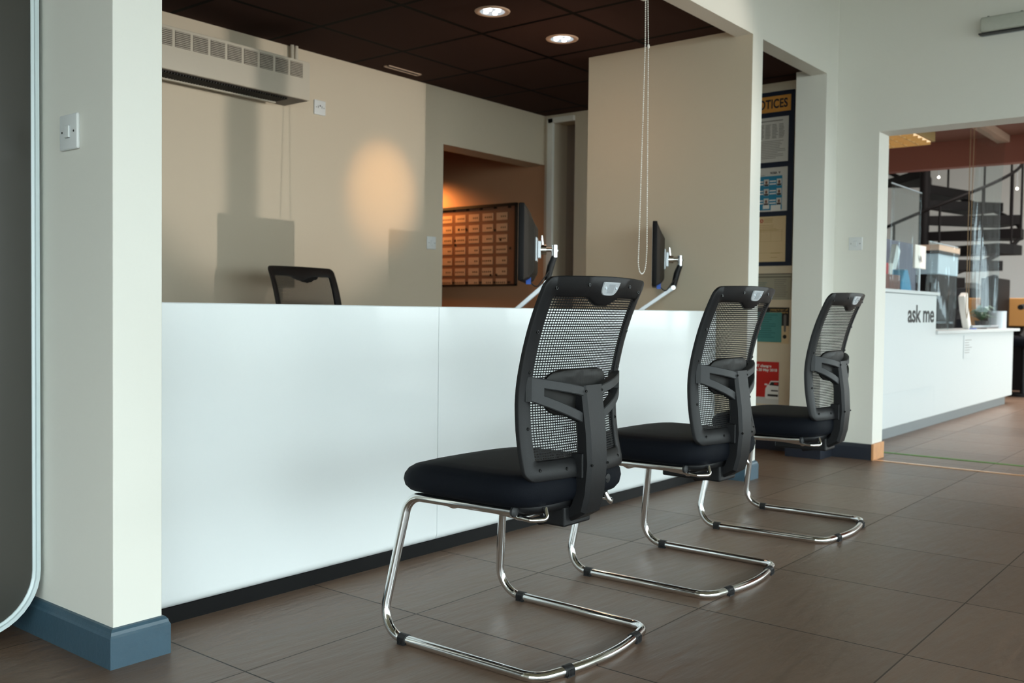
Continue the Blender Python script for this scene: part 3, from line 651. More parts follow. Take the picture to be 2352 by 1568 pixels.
# ------------------------------------------------------------------ monitors on arms
def monitor(label, loc, nrm, w_, h_, tall, alabel, aloc):
    rz = math.atan2(nrm[1], nrm[0])+PI/2      # local -y = screen normal
    t = thing('monitor', label, 'monitor', loc, rz, 'monitors on chrome arms behind the counter')
    hw, hh = w_/2, h_/2
    MB().box(-hw, hw, -0.014, 0.012, -hh, hh, bev=0.005).build('bezel', mon_m, t, smooth=40)
    MB().box(-hw+0.016, hw-0.016, -0.0150, -0.0138, -hh+0.02, hh-0.016).build('screen', screen_m, t)
    b = MB(); vs = []
    for (sx, sz0, sz1, y) in ((hw-0.004, -hh+0.004, hh-0.004, 0.010), (hw-0.02, -hh+0.015, hh-0.05, 0.030), (hw*0.62, -hh+0.04, hh*0.55, 0.048), (hw*0.58, -hh+0.05, hh*0.50, 0.052)):
        vs += [(-sx, y, sz0), (sx, y, sz0), (sx, y, sz1), (-sx, y, sz1)]
    b.add(vs, [(i*4+k, i*4+(k+1) % 4, (i+1)*4+(k+1) % 4, (i+1)*4+k) for i in range(3) for k in range(4)]+[(12, 13, 14, 15)])
    b.build('back_shell', mon_b, t, bevel=0.004)
    MB().box(-0.055, 0.055, 0.050, 0.058, -0.075, 0.035, bev=0.002).build('mounting_plate', silver, t)
    MB().box(hw*0.3, hw*0.3+0.02, 0.012, 0.034, -hh-0.012, -hh+0.022).build('cable_plug', blue_c, t, label='bright blue cable plug')
    a = thing('monitor_stand', alabel, 'monitor stand', (aloc[0], aloc[1], 0.745), rz, 'chrome monitor arms on the office desk')
    M = (Matrix.Translation(Vector((aloc[0], aloc[1], 0.745))) @ Matrix.Rotation(rz, 4, 'Z')).inverted() @ Matrix.Translation(Vector(loc)) @ Matrix.Rotation(rz, 4, 'Z')
    H = M @ Vector((0, 0.060, -0.02))       # back of plate in arm space
    k1 = MB(); k1.box(H.x-0.03, H.x+0.03, H.y, H.y+0.014, H.z-0.04, H.z+0.04, bev=0.003); k1.build('head_plate', silver, a)
    k2 = MB(); k2.cyl(H+Vector((0, 0.014, 0)), H+Vector((0, 0.040, 0)), 0.024, 20); k2.cyl(H+Vector((0, 0.04, 0)), H+Vector((0, 0.066, 0)), 0.010, 14); k2.cyl(H+Vector((0, 0.024, 0.02)), H+Vector((0, 0.018, 0.065)), 0.006, 10); k2.build('swivel', chrome, a, smooth=40)
    J = H+Vector((0, 0.078, 0))
    k3 = MB(); k3.cyl(J+Vector((0, 0, -0.035)), J+Vector((0, 0, 0.022)), 0.014, 18); k3.cyl(J+Vector((0, 0, -0.008)), J+Vector((0, 0, 0.0)), 0.018, 18); k3.build('elbow_joint', chrome_s, a, smooth=40)
    E1 = J+Vector((0, -0.035, -0.155))
    MB().tube([J+Vector((0, 0, -0.03)), J*0.5+E1*0.5, E1], [0.014, 0.017, 0.014], 12).build('upper_link', plastic, a, smooth=40)
    MB().cyl(E1+Vector((-0.018, 0, 0)), E1+Vector((0.018, 0, 0)), 0.012, 16).build('lower_joint', chrome_s, a, smooth=40)
    E2 = Vector((0, 0, 0.05)); d = (E2-E1).normalized(); s_ = d.cross(Vector((1, 0, 0))).normalized()
    MB().obox((E1+E2)/2, d, Vector((1, 0, 0)), s_, (E2-E1).length/2, 0.016, 0.011).build('lower_link', silver, a, bevel=0.003)
    MB().cyl((0, 0, 0), (0, 0, 0.06), 0.025, 20).build('clamp_post', chrome, a, smooth=40)
    cb = MB(); cb.tube(fillet([M @ Vector((w_*0.17, 0.03, -hh)), M @ Vector((w_*0.15, 0.06, -hh-0.03)), M @ Vector((0.03, 0.12, -hh+0.06)), E1+Vector((0.02, 0.0, 0.03))], 0.03, 5), 0.003, 8)
    cb.build('cable', rubber, a, smooth=40)
monitor('black monitor edge-on behind the counter, left of the nearest visitor chair', (3.575, 2.795, 1.198), (-0.560, 0.828), 0.50, 0.345, True, 'chrome jointed arm holding the larger monitor, left of the nearest chair', (3.50, 2.93))
monitor('black monitor exactly edge-on behind the counter, against the beige partition', (4.71-0.03, 2.745, 1.205), (-0.5, 0.866), 0.46, 0.345, True, 'chrome jointed arm holding the thin monitor before the beige partition', (4.50, 2.90))

# ------------------------------------------------------------------ left dark panel
def display_panel():
    t = thing('glass_display_board', 'tall dark glass board with a rounded white frame at the far left', 'display board', (0.30, 2.60, 0))
    W0, W1, Z0, Z1, R_ = -1.0, 0.916, 0.035, 2.45, 0.15
    def ro(ins, n=10):
        pts = []
        for cx, cz, a0 in ((W0+R_, Z0+R_, PI), (W1-R_, Z0+R_, 1.5*PI), (W1-R_, Z1-R_, 0), (W0+R_, Z1-R_, PI/2)):
            for k in range(n+1):
                a = a0+PI/2*k/n; pts.append((cx+(R_-ins)*math.cos(a), cz+(R_-ins)*math.sin(a)))
        return pts
    o_, m_, i_ = ro(0), ro(0.010), ro(0.0155); n = len(o_); mb = MB(); vs = []
    for a, b, c in zip(o_, m_, i_):
        vs += [(a[0], 0.02, a[1]), (a[0], -0.017, a[1]), (a[0]*1.0, -0.020, a[1]), (b[0], -0.020, b[1]), (b[0], -0.012, b[1]), (c[0], -0.008, c[1]), (c[0], 0.02, c[1])]
    mb.add(vs, [(i*7+k, i*7+(k+1) % 7, ((i+1) % n)*7+(k+1) % 7, ((i+1) % n)*7+k) for i in range(n) for k in range(7)])
    mb.build('frame', panel_fr, t, smooth=25)
    MB().prism(i_, lambda x, z: (x, -0.004, z), lambda x, z: (x, 0.015, z)).build('pane', panel_gl, t)
    MB().box(W0+0.2, W0+0.5, -0.015, 0.19, 0, 0.034).build('foot', plastic, t)
    MB().box(0.2, 0.5, -0.012, 0.19, 0, 0.034).build('foot', plastic, t)
display_panel()

# ------------------------------------------------------------------ switches
def wall_switch(label, pos, axis, kind='switch', name='light_switch', w_=0.086, h_=0.086):
    """axis: 'x' = plate on a wall facing -X, 'y' = facing -Y"""
    t = thing(name, label, 'switch', pos, -PI/2 if axis == 'x' else 0)
    hw, hh = w_/2, h_/2
    MB().box(-hw, hw, -0.010, 0, -hh, hh, bev=0.004).build('plate', plate_m, t, smooth=40)
    if kind == 'socket':
        m = MB()
        for x in (-0.016, 0.012): m.box(x, x+0.003, -0.0112, -0.0098, -0.004, 0.010)
        m.box(-0.004, 0.004, -0.0112, -0.0098, 0.006, 0.014); m.build('slot', dark_m, t)
    else:
        k = MB(); k.box(-0.010, 0.010, -0.0145, -0.008, -0.015, 0.015, bev=0.0015); k.build('rocker', plate_m, t)
        k = MB(); k.box(-0.0115, 0.0115, -0.0104, -0.0095, -0.0165, 0.0165); k.build('surround', silver2, t)
    for sx in (-1, 1): MB().cyl((sx*hw*0.66, -0.0108, 0), (sx*hw*0.66, -0.0095, 0), 0.0028, 10).build('screw', dark_m, t)
wall_switch('white light switch on the grey side of the left pillar', (1.230, 2.436, 1.332), 'x', w_=0.090, h_=0.090)
wall_switch('faint white light switch on the right wall beside the showroom opening', (6.010, 2.10, 1.332), 'x', w_=0.084, h_=0.080)
wall_switch('white fused switch plate on the back wall beside the heater', (3.777, 4.517, 2.080), 'y', 'socket', 'fused_switch')
wall_switch('small white switch on the back wall beside the orange room opening', (4.745, 4.517, 1.342), 'y', 'switch')

# ------------------------------------------------------------------ wall heater
def heater():
    t = thing('wall_heater', 'long cream air heater with louvres mounted high on the back wall', 'heater', (2.5, 4.517, 2.15))
    def p(mb, name, m, **k):
        o = mb.build(name, m, t, **k); o.data.transform(Matrix.Translation(-t.location)); return o
    b = MB(); b.box(1.45, 3.53, 4.30, 4.515, 2.050, 2.262, bev=0.004)
    p(b, 'casing', ac_m, smooth=40)
    b = MB(); b.box(1.46, 3.52, 4.310, 4.512, 2.047, 2.051); p(b, 'underside', ac_b)
    x = 1.50
    b = MB()
    while x < 3.40: b.box(x, x+0.006, 4.325, 4.43, 2.038, 2.052); x += 0.016
    p(b, 'outlet_grille', dark_m)
    p(MB().box(1.46, 3.40, 4.435, 4.455, 2.032, 2.052), 'outlet_lip', ac_m)
    for i in range(19):
        x1 = 3.478-i*0.1005; g = MB(); g.box(x1-0.085, x1, 4.2992, 4.3008, 2.166, 2.246, mi=0)
        o = p(g, 'louvre_recess', ac_b)
        s_ = MB()
        for k in range(9): s_.box(x1-0.085, x1, 4.2950, 4.2994, 2.168+k*0.0089, 2.1712+k*0.0089)
        q = s_.build('louvre_slats', ac_m, o); q.data.transform(Matrix.Translation(-t.location))
heater()
cd = MB()
for x in (3.555, 3.585): cd.cyl((x, 4.49, 2.10), (x, 4.49, 2.395), 0.011, 12)
tag(cd.build('conduit_pipe', ac_m, smooth=40), 'pair of cream conduit pipes rising beside the wall heater', 'pipe')

# ------------------------------------------------------------------ ceiling fittings
def downlight(label, x, y):
    t = thing('downlight', label, 'downlight', (x, y, 2.395), 0, 'round recessed downlights in the dark ceiling')
    MB().lathe((0, 0, 0), [(0.062, 0.0), (0.066, -0.004), (0.080, -0.006), (0.088, -0.004), (0.090, 0.0)], 40).build('trim_ring', trimw, t, smooth=50)
    MB().lathe((0, 0, 0), [(0.063, -0.003), (0.055, -0.001), (0.045, -0.0005), (0.0001, -0.0005)], 40).build('reflector', bulb_m, t, smooth=50)
    m = MB()
    for a in (0.3, 1.9, 3.4, 4.9): m.sphere((0.034*math.cos(a), 0.034*math.sin(a), -0.004), 0.013, 12, 8, sc=(1, 1, 0.4))
    m.build('lamp_cluster', bulb_h, t, smooth=60)
downlight('round recessed downlight in the dark ceiling, nearer the camera', 3.758, 3.166)
downlight('round recessed downlight in the dark ceiling, nearer the beige partition', 4.362, 3.170)
t = thing('ceiling_vent', 'slim slot vent with a tan rim in the dark ceiling', 'vent', (4.34, 4.387, 2.395))
m = MB(); m.box(-0.15, 0.15, -0.024, -0.016, -0.005, 0); m.box(-0.15, 0.15, 0.016, 0.024, -0.005, 0); m.box(-0.15, -0.142, -0.024, 0.024, -0.005, 0); m.box(0.142, 0.15, -0.024, 0.024, -0.005, 0)
m.build('rim', trimw, t); MB().box(-0.145, 0.145, -0.018, 0.018, -0.002, 0.0).build('slot', dark_m, t)

# roller blind with bead chain
def roller_blind():
    t = thing('roller_blind', 'white roller blind bracket with a long looped bead chain hanging in the opening', 'roller blind', (3.77, 2.30, 2.34))
    L = -t.location
    def p(mb, name, m, **k):
        o = mb.build(name, m, t, **k); o.data.transform(Matrix.Translation(L)); return o
    p(MB().cyl((1.45, 2.29, 2.335), (3.72, 2.29, 2.335), 0.016, 20), 'roller_tube', chain_m, smooth=40)
    b = MB(); b.box(3.715, 3.735, 2.262, 2.325, 2.290, 2.36, bev=0.003); b.cyl((3.735, 2.295, 2.312), (3.785, 2.295, 2.312), 0.024, 24); p(b, 'bracket', chain_m, smooth=40)
    def cat(a, b_, n): return [a.lerp(b_, i/n) for i in range(n)]
    A = Vector((3.812, 2.295, 2.30)); A2 = Vector((3.822, 2.295, 2.10)); Bm = Vector((3.838, 2.295, 1.18)); B1 = Vector((3.836, 2.297, 1.115)); 
    C0 = Vector((3.802, 2.298, 1.062)); D0 = Vector((3.768, 2.297, 1.115)); Dm = Vector((3.768, 2.295, 1.20)); D1 = Vector((3.795, 2.295, 2.10)); D2 = Vector((3.792, 2.295, 2.30))
    path = [A, A2, Bm, B1, Vector((3.824, 2.297, 1.078)), C0, Vector((3.780, 2.298, 1.078)), D0, Dm, D1, D2]
    pts = fillet(path, 0.03, 4); ch = MB(); acc = 0; prev = pts[0]; step = 0.0098
    for q in pts[1:]:
        seg = (q-prev).length; d = (q-prev).normalized() if seg > 1e-6 else Vector((0, 0, 1)); s_ = acc
        while s_ < seg: ch.sphere(prev+d*s_, 0.0030, 8, 6, sc=(1, 1, 1.25)); s_ += step
        acc = s_-seg; prev = q
    ch.tube(pts, 0.0009, 5)
    p(ch, 'bead_chain', chain_m, smooth=60)
    p(MB().sphere((3.823, 2.295, 2.095), 0.006, 12, 8, sc=(1, 1, 1.8)), 'chain_connector', chain_m, smooth=60)
roller_blind()

# bulkhead light on the right wall
t = thing('bulkhead_light', 'slim clear emergency bulkhead light high on the right wall', 'light', (6.01, 1.20, 2.535))
MB().box(-0.012, 0, -0.21, 0.21, -0.052, 0.052, bev=0.004).build('back_tray', steel_w, t)
MB().box(-0.075, -0.012, -0.205, 0.205, -0.042, 0.042, bev=0.012).build('diffuser', mat('diffuser_ribbed', (0.50, 0.52, 0.46), 0.2, coat=0.5, bump=0.5, bscale=90, var=0.08, vscale=30), t, smooth=40)
MB().box(-0.060, -0.012, -0.215, 0.215, -0.050, -0.043, bev=0.002).build('gasket', plastic_g, t)
for y in (-0.12, 0.0, 0.17): MB().cyl((-0.035, y, 0.04), (-0.035, y, 0.052), 0.006, 10).build('clip', plastic_g, t)

# ------------------------------------------------------------------ planner board in the orange room
def XM(x, y, z):  # text matrix on a wall facing -X
    return Matrix(((0, 0, -1, x), (-1, 0, 0, y), (0, 1, 0, z), (0, 0, 0, 1)))
def planner():
    t = thing('planner_board', 'framed planner board with a grid of cards on the orange wall', 'planner board', (6.012, 5.3, 1.4))
    L = -t.location
    def p(mb, name, m, par=None, **k):
        o = mb.build(name, m, par or t, **k); o.data.transform(Matrix.Translation(L)); return o
    y0, y1, z0, z1 = 4.79, 6.10, 1.105, 1.725
    f = MB(); f.box(5.985, 6.012, y0-0.015, y0, z0-0.015, z1+0.02); f.box(5.985, 6.012, y1, y1+0.015, z0-0.015, z1+0.02); f.box(5.980, 6.012, y0-0.015, y1+0.015, z1, z1+0.022); f.box(5.985, 6.012, y0-0.015, y1+0.015, z0-0.015, z0)
    p(f, 'frame', dark_m)
    p(MB().box(5.998, 6.010, y0, y1, z0, z1), 'backing', board_d)
    n = 6; cw = 0.150
    for i in range(9):
        ya = 4.872+i*0.148
        for j in range(7):
            za = z1-0.055-j*0.088
            if ya+0.105 > y1: continue
            p(MB().box(5.9955, 5.999, ya, ya+0.112, za-0.052, za+0.008), 'card', board_p)
    mk = MB(); random.seed(3)
    for i in range(9):
        for j in range(7):
            ya = 4.872+i*0.148; za = z1-0.055-j*0.088
            if ya+0.105 > y1: continue
            for k in range(random.choice((2, 3, 4, 5))): mk.box(5.9948, 5.9958, ya+0.015+k*0.02, ya+0.025+k*0.02, za-0.030, za-0.018)
    for i in range(9):
        ya = 4.835+i*0.148
        if ya < y1-0.02: mk.box(5.9945, 5.9985, ya, ya+0.03, z0+0.006, z0+0.022); mk.box(5.9945, 5.9985, ya, ya+0.03, z1-0.016, z1)
    for ya, za in ((4.93, 1.45), (5.30, 1.55), (5.38, 1.55), (5.42, 1.46), (4.99, 1.53), (5.42, 1.425), (4.83, 1.38), (4.97, 1.17), (5.03, 1.17)): mk.box(5.994, 5.997, ya, ya+0.018, za, za+0.018)
    p(mk, 'pin_marks', board_k)
planner()

# ------------------------------------------------------------------ notices board, posters
def board_bits():
    def flat(name, y0, y1, z0, z1, m, x=6.010, th=0.003): return MB().box(x-th, x, y0, y1, z0, z1)
    def root(name, label, cat, y, z, group=None, x=6.01): return thing(name, label, cat, (x, y, z), 0, group)
    def p(t, mb, name, m, **k):
        o = mb.build(name, m, t, **k); o.data.transform(Matrix.Translation(-t.location)); return o
    def tx(t, name, body, size, m, x, y, z, **k):
        o = text(name, body, size, m, XM(x, y, z), t, **k); o.data.transform(Matrix.Translation(-t.location)); return o
    t = root('notice_board', 'navy notice board with an orange heading seen through the passage doorway', 'notice board', 2.78, 1.77)
    p(t, MB().box(5.9953, 6.0098, 2.510, 3.05, 1.206, 2.335), 'board', navy)
    s_ = p(t, MB().box(5.992, 5.995, 2.532, 3.03, 2.203, 2.306), 'heading', sign_o)
    tx(t, 'lettering', 'NOTICES', 0.080, ink_n, 5.9915, 2.795, 2.229, fit=0.242, bold=0.0022, spacing=1.06)
    def lines(t, y0, y1, z0, z1, n, m, x, seed=1, th=0.003, cols=1):
        random.seed(seed); mb = MB()
        for k in range(n):
            z = z1-(z1-z0)*(k+0.5)/n
            if cols == 1: mb.box(x-0.0004, x, y0+random.uniform(0, (y1-y0)*0.35), y1, z, z+th)
            else:
                for c in range(cols):
                    w_ = (y1-y0)/cols; mb.box(x-0.0004, x, y0+c*w_+w_*random.uniform(0.15, 0.4), y0+(c+1)*w_, z, z+th)
        p(t, mb, 'print', m)
    G = 'sheets pinned to the navy notice board'
    t = root('poster', 'grey typed notice sheet, top one on the navy board', 'poster', 2.64, 2.03, G)
    p(t, MB().box(5.9935, 5.995, 2.545, 2.765, 1.880, 2.170), 'sheet', paper_w)
    lines(t, 2.575, 2.75, 2.135, 2.152, 1, ink_g, 5.9933, 1, 0.006); lines(t, 2.562, 2.75, 2.03, 2.125, 10, ink_g, 5.9933, 2, 0.004, 4); lines(t, 2.562, 2.75, 1.90, 2.02, 11, ink_g, 5.9933, 3, 0.003)
    t = root('poster', 'blue staff photo sheet in the middle of the navy board', 'poster', 2.64, 1.70, G)
    p(t, MB().box(5.9935, 5.995, 2.545, 2.80, 1.560, 1.845), 'sheet', paper_w)
    p(t, MB().box(5.9930, 5.9936, 2.580, 2.80, 1.570, 1.790), 'blue_field', blue_p)
    tx(t, 'lettering', 'VOSA  V', 0.019, ink, 5.9930, 2.665, 1.803, bold=0.0008, fit=0.072)
    tx(t, 'heading', 'Authorised examiner', 0.007, ink_g, 5.9930, 2.76, 1.796)
    for r_ in range(3):
        for c_ in range(3):
            y = 2.600+c_*0.088; z = 1.748-r_*0.062
            q = MB(); q.box(5.9925, 5.9931, y-0.017, y+0.017, z-0.022, z+0.022, 0); q.prism([(0.008*math.cos(a), 0.011*math.sin(a)+0.002) for a in [k*PI/6 for k in range(12)]], lambda u, v: (5.9920, y+u, z+v), lambda u, v: (5.9924, y+u, z+v), 1); q.box(5.9920, 5.9924, y-0.014, y+0.014, z-0.021, z-0.010, 2)
            p(t, q, 'portrait_photo', [paper_w, skin_p, cloth_p])
            q = MB(); q.box(5.9925, 5.9931, y+0.022, y+0.066, z+0.004, z+0.012); q.box(5.9925, 5.9931, y+0.022, y+0.066, z-0.014, z-0.006); p(t, q, 'name_strip', ink_w)
    q = MB(); q.box(5.9925, 5.9931, 2.588, 2.655, 1.562, 1.600); q.box(5.9925, 5.9931, 2.665, 2.71, 1.578, 1.602); p(t, q, 'note_box', ink_w)
    t = root('poster', 'cream certificate sheet with a red seal, lowest on the navy board', 'poster', 2.65, 1.38, G)
    p(t, MB().box(5.9935, 5.995, 2.550, 2.79, 1.232, 1.528), 'sheet', paper_c)
    seal = MB(); seal.lathe((5.9932, 2.716, 1.500), [(0.006, 0), (0.012, 0)], 20, axis='x'); p(t, seal, 'seal', redc)
    lines(t, 2.62, 2.70, 1.485, 1.515, 3, ink_y, 5.9933, 5, 0.003); lines(t, 2.58, 2.77, 1.43, 1.475, 4, ink_y, 5.9933, 6, 0.0025)
    q = MB()
    for y in (2.575, 2.65, 2.72): q.box(5.9929, 5.9934, y, y+0.0012, 1.365, 1.440)
    for z in (1.365, 1.428, 1.440, 1.29): q.box(5.9929, 5.9934, 2.565, 2.78, z, z+0.0012)
    p(t, q, 'table_rules', ink_y)
    lines(t, 2.58, 2.65, 1.245, 1.30, 2, ink_y, 5.9933, 8, 0.003)
    # lower display
    t = root('display_board', 'cream display board below the navy board in the passage', 'display board', 2.78, 0.6)
    p(t, MB().box(6.002, 6.0095, 2.505, 3.05, 0.26, 1.205), 'board', cream_b)
    t = root('document_frame', 'grey framed document hung just below the navy board', 'framed document', 2.7, 1.07)
    p(t, MB().box(5.992, 6.002, 2.505, 2.90, 0.985, 1.155), 'sheet', paper_g)
    q = MB(); q.box(5.990, 5.993, 2.505, 2.90, 1.150, 1.155); q.box(5.990, 5.993, 2.505, 2.90, 1.130, 1.135); p(t, q, 'moulding', ac_b)
    lines(t, 2.52, 2.62, 1.0, 1.12, 9, ink_g, 5.9918, 11, 0.003); lines(t, 2.65, 2.78, 1.02, 1.10, 6, teal_d, 5.9918, 12, 0.003)
    t = root('information_poster', 'black headed poster with an exclamation mark, beside the teal sheet', 'poster', 2.6, 0.9)
    p(t, MB().box(5.998, 6.002, 2.516, 2.85, 0.70, 0.935), 'sheet', paper_c)
    p(t, MB().box(5.9972, 5.9982, 2.516, 2.85, 0.815, 0.935), 'black_header', ink)
    tx(t, 'lettering', 'competence of', 0.018, ink_y, 5.9970, 2.645, 0.914, bold=0.0005, fit=0.12); tx(t, 'lettering', 'tested vehicles', 0.018, ink_y, 5.9970, 2.650, 0.897, bold=0.0005, fit=0.125)
    q = MB(); q.prism([(-0.010, 0.055), (-0.005, 0.062), (0.005, 0.062), (0.010, 0.055), (0.007, -0.045), (0, -0.052), (-0.007, -0.045)], lambda u, v: (5.9962, 2.543+u, 0.826+v), lambda u, v: (5.9972, 2.543+u, 0.826+v)); p(t, q, 'exclamation_mark', ink_g)
    q = MB(); q.lathe((5.9965, 2.543, 0.745), [(0.0001, 0), (0.013, 0)], 20, axis='x'); p(t, q, 'exclamation_dot', ink)
    t = root('leaflet', 'teal leaflet of dense text on the cream display board', 'poster', 2.65, 0.82)
    p(t, MB().box(5.992, 5.9962, 2.565, 2.80, 0.708, 0.902), 'sheet', teal_p)
    lines(t, 2.585, 2.78, 0.73, 0.89, 11, teal_d, 5.9918, 14, 0.005)
    t = root('poster', 'red poster with a white car at the bottom of the cream display board', 'poster', 2.66, 0.45)
    p(t, MB().box(5.998, 6.002, 2.577, 2.84, 0.300, 0.578), 'sheet', paper_w)
    q = MB(); q.box(5.9970, 5.9982, 2.577, 2.84, 0.46, 0.578, 0); q.box(5.9970, 5.9982, 2.577, 2.84, 0.345, 0.46, 1); p(t, q, 'colour_field', [red_p, orng_p])
    tx(t, 'lettering', 'MOT changes', 0.024, ink_w, 5.9968, 2.765, 0.542, bold=0.0009, fit=0.135); tx(t, 'lettering', 'from 20 May 2018', 0.024, ink_w, 5.9968, 2.775, 0.516, bold=0.0009, fit=0.185)
    q = MB(); q.prism([(2.577, 0.455), (2.632, 0.453), (2.645, 0.43), (2.655, 0.425), (2.668, 0.40), (2.670, 0.345), (2.660, 0.335), (2.577, 0.335)], lambda u, v: (5.9960, u, v), lambda u, v: (5.9971, u, v)); q.box(5.9960, 5.9971, 2.655, 2.674, 0.424, 0.434); p(t, q, 'car_body_print', ink_w)
    q = MB(); q.prism([(2.577, 0.448), (2.630, 0.446), (2.642, 0.425), (2.577, 0.422)], lambda u, v: (5.9954, u, v), lambda u, v: (5.9961, u, v)); q.box(5.9954, 5.9961, 2.580, 2.628, 0.386, 0.394); q.box(5.9954, 5.9961, 2.580, 2.652, 0.352, 0.366); p(t, q, 'car_dark_print', ink)
    p(t, MB().box(5.9950, 5.9955, 2.582, 2.608, 0.430, 0.444), 'car_seat_print', red_p)
board_bits()

# ------------------------------------------------------------------ ask me desk and showroom
def ask_me():
    t = thing('service_desk', 'stepped white service desk with ask me lettering beyond the opening', 'service desk', (8.9, 2.2, 0))
    def p(mb, name, m, **k):
        o = mb.build(name, m, t, **k); o.data.transform(Matrix.Translation(-t.location)); return o
    p(MB().box(6.45, 8.20, 2.212, 2.52, 0.085, 1.055), 'tall_cabinet', white_m, bevel=0.004)
    p(MB().box(6.40, 8.235, 2.190, 2.56, 1.055, 1.080), 'tall_top', white_m, bevel=0.003)
    p(MB().box(6.46, 8.15, 2.194, 2.211, 0.335, 1.050), 'raised_panel', white_m, bevel=0.002)
    p(MB().box(8.20, 11.05, 2.212, 2.52, 0.085, 0.745), 'low_cabinet', white_m, bevel=0.004)
    p(MB().box(8.20, 11.25, 2.190, 2.56, 0.745, 0.772), 'low_top', white_m, bevel=0.003)
    p(MB().box(6.45, 10.9, 2.245, 2.48, 0.0, 0.085), 'kick_plate', kick_m)
    o = text('lettering', 'ask me', 0.182, ink, Matrix(((1, 0, 0, 7.41), (0, 0, 1, 2.1935), (0, 1, 0, 0.845), (0, 0, 0, 1))) @ Matrix.Diagonal((1, 1, -1, 1)), t, fit=0.68, bold=0.0042, spacing=0.97)
    o.data.transform(Matrix.Translation(-t.location))
    t2 = tag(MB().box(9.08, 9.40, 2.207, 2.2115, 0.52, 0.725).build('paper_notice', paper_w), 'small white paper notice taped to the low part of the white desk', 'notice')
    t2.data.materials[0] = white_m
    q = MB()
    for k in range(6): q.box(9.11, 9.11+random.uniform(0.12, 0.25), 2.2062, 2.2071, 0.68-k*0.022, 0.684-k*0.022)
    q.build('print', ink_g, t2)
ask_me()

